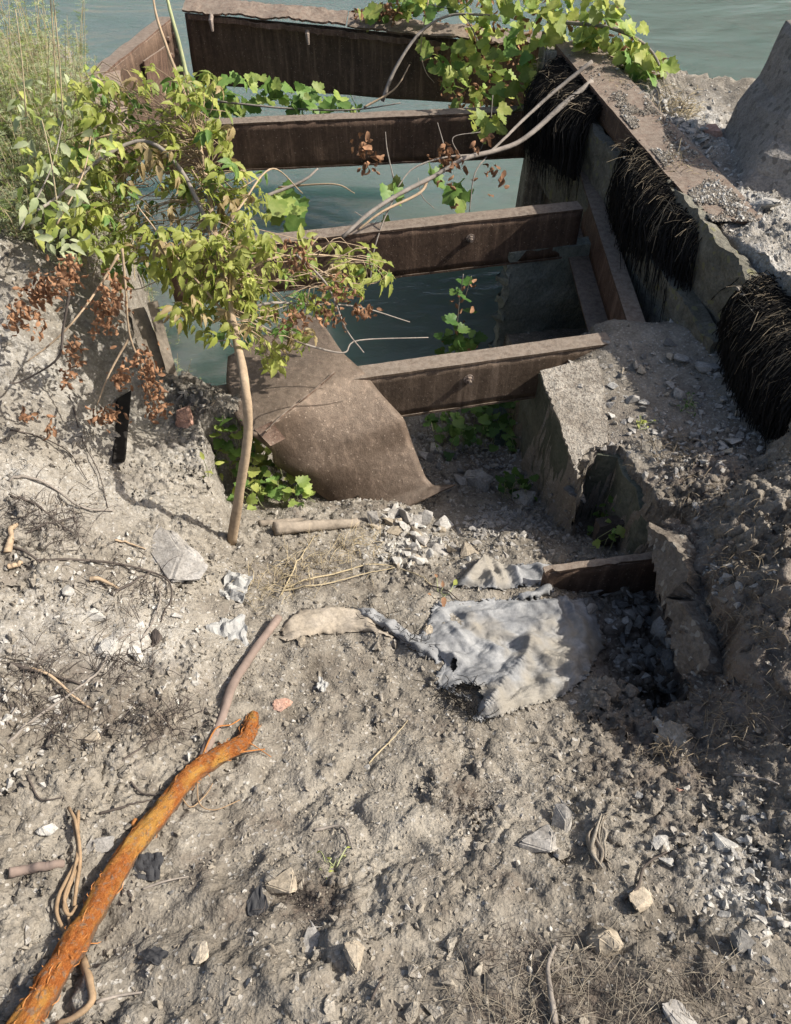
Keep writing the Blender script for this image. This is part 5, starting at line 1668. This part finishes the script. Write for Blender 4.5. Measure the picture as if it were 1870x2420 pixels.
for px, py in in_poly([(470, 600), (600, 560), (665, 620), (645, 720), (610, 775), (545, 775), (470, 710)], 120, rs):
    d = np.array([rs.normal() * .7, -.3 + rs.normal() * .4, -.6 + rs.normal() * .35])
    compound(fo, rs, PY(px, py, 2.10 + .3 * np.clip((780 - py) / 200, 0, 1) + rs.uniform(-.08, .1)), d, rs.uniform(.030, .052), 'leaf' if rs.rand() < .75 else 'leaf_bronze', rs.choice([3, 5]))
# leaves near the top of the two bare stems, and bigger bronze leaves hanging in front
for px, py, y in [(452, 110, 2.85), (470, 80, 2.95), (440, 150, 2.8), (448, 40, 3.0), (460, 60, 2.98)]:
    compound(fo, rs, PY(px, py, y), rnd(rs) + (0, 0, -.3), .045, 'leaf', 5)
for px, py in [(445, 455), (440, 480), (495, 500), (565, 545), (585, 540), (570, 575), (480, 555), (505, 690), (660, 780), (680, 760), (650, 800), (570, 690), (520, 720)]:
    d = np.array([rs.normal() * .35, -.3, -1.0]); compound(fo, rs, PY(px, py, 2.2 + .4 * np.clip((800 - py) / 350, 0, 1) + rs.uniform(0, .1)), d, rs.uniform(.055, .07), 'leaf_bronze' if rs.rand() < .6 else 'leaf', 5)
fo.build(root, 300)
# thin shoots carrying the leaves
mb = MB()
TP = smooth_path(TR, 60)
for px, py in cl[:420]:
    p_ = PY(px, py, 2.25 + .7 * np.clip((800 - py) / 430, 0, 1))
    if perlin(np.array(px / 55.0), np.array(py / 55.0), 5) < -.25: continue
    j = np.argmin(((TP - p_) ** 2).sum(1)); q = TP[min(59, max(18, j))]
    if np.linalg.norm(p_ - q) > .30: q = p_ + (q - p_) * rs.uniform(.25, .5) + rnd(rs, .03)
    mid = (p_ + q) / 2 + rnd(rs, .035) + (0, 0, .03)
    mb.add(*tube(smooth_path([q, mid, p_], 6), [.0024, .0022, .002, .0017, .0014, .001], 3))
mb.build('shoots', M['bark'], root, True)['kind'] = 'stuff'


def vine(name, label, polys, y_of, kind, size, mats, stems, cap, seed, cat='vine', group=None, dead=0, base=None):
    rs = np.random.RandomState(seed)
    c = np.mean(polys[0][0], 0)
    root = empty(name, base if base is not None else PY(c[0], c[1], y_of(*c)))
    tag(root, label, cat, group)
    fo = Foliage()
    for poly, n in polys:
        for px, py in in_poly(poly, n, rs):
            p_ = PY(px, py, y_of(px, py) + rs.uniform(-.22, .22))
            up = np.array([.5, -.25, .9]) + rnd(rs, .5)
            d = np.array([rs.normal() * .8, -.4 + rs.normal() * .5, -.5 + rs.normal() * .4])
            fo.add(kind, p_, d, up, size * rs.uniform(.55, 1.25), mats[rs.randint(len(mats))])
        for px, py in in_poly(poly, dead, rs):
            p_ = PY(px, py, y_of(px, py) + rs.uniform(-.1, .3)); p_[2] -= .03
            fo.add('curl', p_, rnd(rs), rnd(rs), size * rs.uniform(.4, .8), 'leaf_dead')
    for k, (pts, r0) in enumerate(stems):
        branch('stem', [PY(*q) for q in pts], r0, r0 * .5, 'bark_grey' if k % 2 == 0 else 'bark', root, 24, 5, k)
    fo.build(root, cap)
    return root


yv = lambda px, py: np.interp(px, [780, 1000, 1120, 1300], [6.3, 5.9, 5.35, 4.95]) + np.interp(py, [225, 330, 430], [.15, 0, -.25])
vine('grape_vine', 'big grape vine mass sprawling over the corner of end girder and right wall',
     [([(840, 205), (900, 180), (1000, 170), (1100, 180), (1200, 205), (1245, 240), (1262, 300), (1215, 320), (1160, 300), (1100, 285), (1010, 300), (940, 260), (860, 250)], 250),
      ([(900, 290), (990, 300), (1075, 300), (1085, 350), (1065, 400), (1000, 405), (930, 395), (915, 340)], 120),
      ([(1165, 290), (1240, 290), (1295, 320), (1280, 350), (1250, 360), (1215, 350)], 95),
      ([(775, 238), (860, 228), (860, 250), (790, 250)], 16)],
     yv, 'heart', .092, ['leaf_vine', 'leaf_vine', 'leaf_green', 'leaf'],
     [([(830, 390, 5.6), (850, 340, 5.7), (890, 280, 5.85), (940, 250, 5.95), (1010, 250, 5.9)], .014),
      ([(800, 400, 5.5), (850, 370, 5.6), (875, 330, 5.7)], .008),
      ([(1100, 260, 5.5), (1200, 270, 5.2), (1260, 300, 5.05), (1285, 340, 4.9), (1288, 365, 4.85)], .013),
      ([(1150, 300, 5.3), (1230, 330, 5.05), (1250, 370, 4.9)], .008),
      ([(990, 300, 5.8), (960, 250, 6.0), (900, 230, 6.1)], .005),
      ([(905, 225, 6.1), (893, 300, 6.0), (900, 340, 5.9), (915, 360, 5.8)], .004)], 300, 5, dead=150)
vine('grape_vine', 'leafy vine strip lying behind the second beam, under the tall end girder',
     [([(560, 345), (620, 340), (700, 368), (790, 382), (812, 400), (720, 405), (600, 402), (520, 408), (500, 370)], 120)],
     lambda px, py: 5.75, 'heart', .092, ['leaf_vine', 'leaf_green', 'leaf_green'],
     [([(560, 390, 5.6), (680, 402, 5.6), (780, 404, 5.6), (860, 393, 5.6)], .008)], 110, 6)
vine('grape_vine', 'broad green leaves hanging in the gap under the second beam',
     [([(640, 505), (690, 515), (720, 560), (700, 590), (650, 560)], 12), ([(835, 510), (860, 520), (850, 545), (830, 540)], 3), ([(900, 480), (920, 480), (925, 500), (905, 505)], 3), ([(840, 580), (860, 575), (860, 600), (840, 602)], 2), ([(950, 520), (980, 510), (980, 550), (950, 550)], 5)],
     lambda px, py: 4.3, 'heart', .12, ['leaf_vine', 'leaf_green'],
     [([(640, 545, 4.3), (700, 520, 4.4), (725, 500, 4.5)], .012), ([(660, 530, 4.4), (750, 525, 4.4), (785, 540, 4.4)], .006)], 30, 7)
vine('vine_shoot', 'small leafy shoot hanging over the right end of the second beam',
     [([(985, 400), (1020, 385), (1025, 430), (1000, 450), (965, 445), (975, 420)], 26)],
     lambda px, py: 4.9, 'heart', .075, ['leaf_vine', 'leaf'], [([(1010, 380, 5.0), (1005, 430, 4.9), (990, 470, 4.8)], .003)], 30, 8)
vine('hanging_vine', 'dark drooping vine tip hanging over the water above the nearest beam',
     [([(930, 765), (950, 745), (972, 750), (990, 785), (962, 805), (922, 800)], 30), ([(945, 675), (985, 675), (972, 745), (948, 745)], 5)],
     lambda px, py: 3.55, 'heart', .075, ['leaf_deep', 'leaf_green'],
     [([(962, 672, 3.55), (955, 720, 3.55), (952, 770, 3.55), (955, 800, 3.55)], .003), ([(975, 675, 3.55), (965, 710, 3.55)], .002)], 40, 9, dead=14)

# long bare branch across the opening
root = empty('dead_branch', PY(1000, 480, 4.6))
tag(root, 'long bare grey branch reaching from the wall across the beams', 'branch')
for k, (pts, r0) in enumerate([
    ([(1172, 358, 4.75), (1120, 400, 4.6), (1085, 432, 4.5), (1050, 458, 4.4), (1010, 472, 4.3), (960, 485, 4.2), (915, 512, 4.1), (860, 540, 3.95), (810, 572, 3.8), (765, 612, 3.65)], .0165),
    ([(1172, 325, 4.85), (1110, 375, 4.75), (1060, 420, 4.6), (1030, 450, 4.45), (1000, 478, 4.3)], .012),
    ([(1000, 476, 4.3), (930, 482, 4.2), (880, 500, 4.1), (855, 530, 4.0)], .006),
    ([(905, 515, 4.1), (890, 540, 4.0), (830, 570, 3.85), (790, 600, 3.75)], .009),
    ([(850, 545, 3.95), (830, 590, 3.85), (815, 640, 3.75), (810, 690, 3.65)], .005),
    ([(1000, 480, 4.3), (980, 510, 4.2), (972, 570, 4.1)], .005),
    ([(848, 515, 4.1), (838, 470, 4.15), (835, 440, 4.2)], .004),
    ([(930, 460, 4.2), (920, 425, 4.3)], .003), ([(960, 485, 4.2), (945, 450, 4.25), (990, 440, 4.3)], .003),
    ([(888, 515, 4.1), (895, 545, 4.0), (915, 565, 4.0)], .003), ([(800, 580, 3.8), (785, 570, 3.8)], .003)]):
    branch('branch', [PY(*q) for q in pts], r0, r0 * .6, 'bark_grey' if k != 3 else 'bark', root, 28, 6, k)
fo = Foliage(); rs = np.random.RandomState(31)
for (cx, cy, y), n in (((800, 465, 4.2), 20), ((815, 490, 4.2), 16), ((930, 470, 4.2), 16), ((942, 490, 4.15), 20), ((1010, 510, 4.3), 9), ((1025, 520, 4.3), 8), ((985, 455, 4.2), 8), ((940, 525, 4.1), 6)):
    for _ in range(n):
        fo.add('curl', PY(cx + rs.normal() * 9, cy + rs.normal() * 11, y + rs.normal() * .03), rnd(rs) + (0, 0, -.8), rnd(rs), rs.uniform(.035, .07), 'leaf_dead')
fo.build(root, 100, 'dead_leaf')

# dead brown leaves on bent shoots over the left bank
def dead_shoot(label, pts, clusters, seed, n=40, cap=40, mat='bark', r0=.0045):
    rs = np.random.RandomState(seed)
    P_ = [PY(*q) for q in pts]
    root = empty('dead_shoot', P_[0]); tag(root, label, 'dead branch')
    branch('stem', P_, r0, r0 * .5, mat, root, 24, 6, seed)
    fo = Foliage()
    for (cx, cy, y, rx, ry) in clusters:
        for _ in range(int(n * 1.7)):
            fo.add('curl', PY(cx + rs.normal() * rx, cy + rs.normal() * ry, y + rs.normal() * .04), rnd(rs) + (0, 0, -.9), rnd(rs), rs.uniform(.016, .036), 'leaf_dead')
    fo.build(root, cap, 'dead_leaf')


dead_shoot('dry shoot with red brown leaf clumps trailing down over the left bank', [(400, 640, 2.2), (370, 690, 2.12), (330, 745, 2.0), (290, 785, 1.95), (250, 815, 1.9)], [(290, 690, 2.05, 16, 14), (265, 705, 2.05, 14, 9), (240, 745, 1.95, 14, 14), (320, 665, 2.1, 8, 14)], 41, 46)
dead_shoot('dry upright shoot ending in curled brown leaves above the slot', [(406, 630, 2.15), (412, 700, 2.1), (418, 770, 2.05), (440, 830, 2.0), (455, 880, 1.98)], [(380, 715, 2.1, 14, 20), (372, 745, 2.1, 14, 16), (395, 700, 2.1, 10, 18), (440, 815, 2.03, 14, 14), (452, 845, 2.0, 9, 14), (462, 885, 2.0, 9, 12), (405, 840, 2.02, 8, 9)], 42, 36, 60)
dead_shoot('thin dry forked shoot hanging down left of the slot', [(418, 775, 2.05), (395, 815, 2.0), (378, 850, 1.95), (365, 885, 1.92)], [(372, 905, 1.95, 12, 8), (388, 900, 1.95, 10, 8)], 43, 22)
dead_shoot('dark thin twig with few brown leaves on the left bank', [(320, 700, 2.0), (310, 760, 1.95), (300, 810, 1.9), (245, 845, 1.88), (222, 850, 1.86)], [(325, 790, 1.95, 7, 7), (315, 845, 1.9, 7, 8), (330, 815, 1.95, 6, 10), (250, 905, 1.85, 6, 6), (288, 925, 1.85, 4, 8)], 44, 12, 20, 'twig_dark')
dead_shoot('brown dried leaf tufts in the lower right of the sapling crown', [(690, 640, 2.3), (740, 690, 2.3), (770, 760, 2.25), (800, 800, 2.2)], [(700, 640, 2.3, 16, 14), (745, 735, 2.25, 14, 12), (760, 700, 2.28, 12, 12), (690, 740, 2.15, 12, 12), (800, 730, 2.3, 8, 6)], 45, 26, 40, 'bark_grey')

# ---- grey green weeds on the left bank
def weed(px, py, h, seed, label, group, n_st=16, spread=.14, mats=('weed', 'weed', 'leaf_vine'), lean=(0, 0)):
    rs = np.random.RandomState(seed)
    q = HT(px, py)
    root = empty('wormwood_plant', q); tag(root, label, 'weed', group)
    ms = MB(); mm = {}
    for _ in range(int(n_st * 1.9)):
        a = rs.uniform(0, 6.28); r_ = spread * math.sqrt(rs.rand())
        b_ = q + np.array([math.cos(a) * r_, math.sin(a) * r_, 0]); b_[2] = float(hz(b_[0], b_[1])) - .01
        hh = h * rs.uniform(.55, 1.1)
        tip = b_ + np.array([math.cos(a) * r_ * .8 + lean[0] * hh + rs.normal() * .05, math.sin(a) * r_ * .8 + lean[1] * hh + rs.normal() * .05, hh])
        P_ = smooth_path([b_, (b_ + tip) / 2 + np.array([rs.normal() * .02, rs.normal() * .02, .02]), tip], 9)
        ms.add(*tube(P_, np.linspace(.0028, .001, 9), 3))
        nl = int(38 * hh / .5)
        for k in range(nl):
            t = rs.uniform(.12, 1); p_ = b_ + (tip - b_) * t
            i = min(7, int(t * 8)); p_ = P_[i] + (P_[i + 1] - P_[i]) * (t * 8 - i)
            an = rs.uniform(0, 6.28)
            d = np.array([math.cos(an), math.sin(an), rs.uniform(-.1, .9)])
            V, F = TPL['blade'][rs.randint(6)]
            mb_ = mm.setdefault(mats[rs.randint(len(mats))], MB())
            mb_.add(list((V * rs.uniform(.032, .066) * (1.2 - .75 * t)) @ frame(d, np.array([0, 0, 1.0]) + rnd(rs, .3)).T + p_), F)
    ms.build('stems', M['straw'], root)['kind'] = 'stuff'
    for k, mb_ in mm.items(): mb_.build('foliage', M[k], root)['kind'] = 'stuff'


g = 'grey green wormwood plants on the left bank'
WEEDS = [(250, 600, .34, 20), (300, 605, .34, 20), (345, 590, .30, 18), (240, 540, .42, 22), (290, 540, .42, 22), (340, 530, .4, 22), (385, 520, .36, 18), (235, 470, .5, 24), (285, 470, .5, 24), (330, 465, .48, 22), (375, 455, .42, 20),
         (240, 410, .6, 18), (290, 405, .55, 18), (335, 400, .4, 14),]
SEEN = {0: 'low wormwood plant at the lower left corner of the weed patch', 1: 'low wormwood plant just above the bare left bank', 2: 'small wormwood plant between bare bank and sapling crown', 3: 'grey green wormwood at the left side of the weed patch', 4: 'bushy wormwood in the middle of the weed patch', 5: 'bushy wormwood touching the long grey branch of the sapling',
        6: 'thin wormwood half hidden by the sapling leaves', 7: 'tall wormwood at the left behind the dry stalks', 8: 'tall wormwood in the middle below the dry stalks', 9: 'tall wormwood beside the rusty plate', 10: 'wormwood growing over the rusty plate by the side girder', 11: 'tallest wormwood standing before the blue water at left', 12: 'tall feathery wormwood before the water beside the dry stalks', 13: 'slim wormwood at the water left of the side girder'}
for k, (px, py, h, ns) in enumerate(WEEDS):
    weed(px, py, h, 300 + k, SEEN.get(k, 'grey green wormwood plant farther left on the bank, away from the dock'), g, ns, .15)

vine('bindweed', 'yellow green leafy creeper growing through the wormwood on the left bank',
     [([(228, 350), (300, 330), (350, 330), (395, 360), (390, 460), (345, 560), (290, 590), (235, 560)], 170), ([(250, 560), (340, 560), (370, 640), (330, 650), (270, 620)], 50)],
     lambda px, py: np.interp(py, [330, 600], [3.1, 2.25]), 'leaflet', .050, ['leaf', 'weed', 'leaf_vine', 'weed'],
     [([(240, 600, 2.3), (290, 500, 2.5), (310, 420, 2.8)], .003), ([(300, 590, 2.3), (345, 500, 2.5), (360, 400, 2.9)], .003)], 160, 55)

# ---- small greens in and near the hole
def tuft(px, py, wpx, hpx, n, size, mats, label, seed, kind='heart', cap=60, zl=.12, cat='weed'):
    rs = np.random.RandomState(seed)
    q = HT(px, py); root = empty('ground_plant', q); tag(root, label, cat)
    fo = Foliage(); ms = MB()
    for _ in range(n):
        b_ = HT(px + rs.uniform(-.5, .5) * wpx, py + rs.uniform(-.5, .5) * hpx)
        p_ = b_ + np.array([rs.normal() * .02, rs.normal() * .02, rs.uniform(.01, zl)])
        ms.add(*tube([b_, (b_ + p_) / 2 + rnd(rs, .01), p_], .0016, 3))
        fo.add(kind, p_, np.array([rs.normal(), rs.normal() - .3, rs.normal() * .3]), np.array([.2, -.2, 1]) + rnd(rs, .35), size * rs.uniform(.6, 1.2), mats[rs.randint(len(mats))])
    ms.build('stems', M['stem_green'], root)['kind'] = 'stuff'
    fo.build(root, cap)


tuft(980, 935, 130, 60, 130, .055, ['leaf_green', 'leaf_deep'], 'dense dark green plant in the shade under the nearest beam', 1, cap=60, zl=.2)
tuft(1045, 1030, 50, 24, 30, .04, ['leaf_green', 'leaf_deep'], 'small green plant on the dim rubble near the concrete wall', 2)
tuft(660, 1020, 130, 70, 120, .05, ['leaf_vine', 'leaf_green', 'leaf'], 'sunlit green leaves growing below the bent plate left of its foot', 3, cap=90, zl=.16)
tuft(600, 985, 50, 60, 40, .05, ['leaf_vine', 'leaf_green'], 'leafy green sprig behind the sapling trunk', 4, zl=.2)
tuft(1185, 1090, 40, 70, 40, .032, ['leaf_green', 'leaf_vine'], 'little sprig with round leaves in front of the concrete wall', 5, zl=.14)
tuft(560, 1000, 26, 40, 8, .035, ['leaf'], 'few pale leaves on a thin shoot left of the sapling trunk', 6, 'leaflet', zl=.14)
tuft(1250, 916, 14, 8, 9, .022, ['leaf'], 'tiny bright green seedling on the debris platform', 7, 'leaflet', zl=.02)
tuft(1330, 890, 24, 12, 16, .02, ['leaf_deep'], 'tiny dark weed in the rubble of the platform', 8, 'leaflet', zl=.03)
tuft(925, 1195, 16, 14, 5, .04, ['leaf', 'leaf_dead'], 'three leaves standing in the small hole left of the cloth', 9, 'leaflet', zl=.05)
tuft(740, 1640, 30, 14, 10, .014, ['leaf'], 'tiny yellow green sprout in the middle of the dirt', 10, 'leaflet', zl=.015)


# ---- dry grass and black moss roots in the lower right, straw on the cap
M['straw_grey'] = plain('grey_straw', (.30, .26, .20), .9, .4, 60, bstr=0)


def grass(name, label, spots, n, length, mat, seed, flat=.5, r0=.0011):
    rs = np.random.RandomState(seed); mb = MB()
    for (px, py, rpx) in spots:
        for _ in range(n):
            p_ = HT(px + rs.normal() * rpx, py + rs.normal() * rpx * .6)
            L_ = length * rs.uniform(.4, 1.2)
            d = np.array([rs.normal(), rs.normal(), abs(rs.normal()) * flat]); d /= np.linalg.norm(d)
            e = p_ + d * L_; m_ = p_ + d * L_ * .5 + np.array([0, 0, L_ * .18])
            e[2] = max(e[2], float(hz(e[0], e[1])) + .002)
            mb.add(*tube(smooth_path([p_, m_, e], 5), [r0, r0, r0 * .9, r0 * .7, r0 * .4], 3))
    return tag(mb.build(name, M[mat]), label, kind='stuff')


grass('dry_grass', 'matted dry grass at the bottom right', [(1130, 1850, 80), (1060, 1850, 70), (1230, 1885, 90), (1340, 1855, 70), (1000, 1890, 70)], 85, .07, 'straw_grey', 1, .22, .0006)
grass('black_grass', 'dark rotted roots at the bottom right', [(1080, 1860, 70), (1220, 1890, 70), (1020, 1790, 45), (1140, 1800, 50), (1300, 1840, 45), (710, 1700, 35), (960, 1530, 26), (1190, 1490, 26)], 120, .035, 'twig_dark', 2, .12, .0006)
grass('dry_grass', 'wispy dry grass by the log and reeds', [(690, 1160, 30), (640, 1180, 26), (760, 1130, 30), (800, 1110, 20)], 90, .07, 'straw', 3, .6)
grass('dry_grass', 'straw lying on the steel cap and bench', [(1210, 370, 16), (1300, 395, 20), (1320, 410, 14), (1200, 340, 14), (1310, 500, 16)], 90, .09, 'straw', 4, .5, .0016)
grass('root_hairs', 'fine dark roots in the soil of the left bank', [(280, 1060, 40), (300, 1090, 40), (420, 1190, 40), (260, 1330, 40), (400, 1310, 30), (470, 1400, 30), (300, 1400, 40)], 90, .08, 'twig_dark', 5, .35, .0012)
grass('root_hairs', 'fine roots and fibres on the mound at right', [(1350, 1050, 40), (1400, 1150, 40), (1440, 1250, 40), (1380, 1400, 40), (1300, 960, 30), (1300, 1450, 30), (1550, 1150, 60), (1550, 1350, 60)], 110, .05, 'fibre_tan', 6, .4, .0012)
# grass stems standing before the weeds at far left
for k, (px, py, y, tx, ty) in enumerate([(300, 420, 2.9, 285, 180), (310, 430, 2.9, 292, 210), (250, 420, 2.8, 232, 240), (300, 560, 2.4, 275, 420)]):
    a, b_ = PY(px, py, y), PY(tx, ty, y + .1)
    o = branch('dry_stalk', [a, (a + b_) / 2 + np.array([.01, 0, .02]), b_], .0032, .0015, 'straw', None, 12, 5, k)
    tag(o, ['tallest dry straw stalk among the wormwood, crossing the water behind', 'dry straw stalk right beside the tallest one among the wormwood', 'dry straw stalk at the left edge of the wormwood', 'short dry stalk low in the wormwood near the bank edge'][k], 'grass stalk')

# ================================================================== FAR BANK (seen only as a reflection in the river)
G = quad_grid((-300, 40, -1.3), (300, 40, -1.3), (300, 140, 6), (-300, 140, 6), 40, 10, .8, 3, .05)
tag(obj('far_bank', *sheet(G, .3), M['dirt']), 'low far bank of the river', kind='structure')
rs = np.random.RandomState(77)
for k in range(12):
    x = 11 + k * 4.6 + rs.uniform(-1.5, 1.5); y = 44 + rs.uniform(0, 5); hgt = rs.uniform(20, 28)
    root = empty('far_tree', (x, y, -.8)); tag(root, 'broad green tree on the far bank across the river', 'tree', 'trees along the far bank')
    mb = MB(); mb.add(*tube([(x, y, -.9), (x + .2, y, hgt * .4), (x, y, hgt * .8)], [.45, .3, .1], 8)); mb.build('trunk', M['bark_grey'], root)
    fo_ = MB()
    for _ in range(1500):
        d = rs.normal(size=3); d /= np.linalg.norm(d); r_ = rs.rand() ** .45
        p_ = np.array([x, y, hgt * .58]) + d * r_ * np.array([5.6, 4.6, hgt * .48])
        V, F = TPL['leaflet'][rs.randint(6)]
        fo_.add(list((V * rs.uniform(1.4, 2.6)) @ frame(rnd(rs), rnd(rs)).T + p_), F)
    c_ = fo_.build('crown', M['leaf_deep'], root)
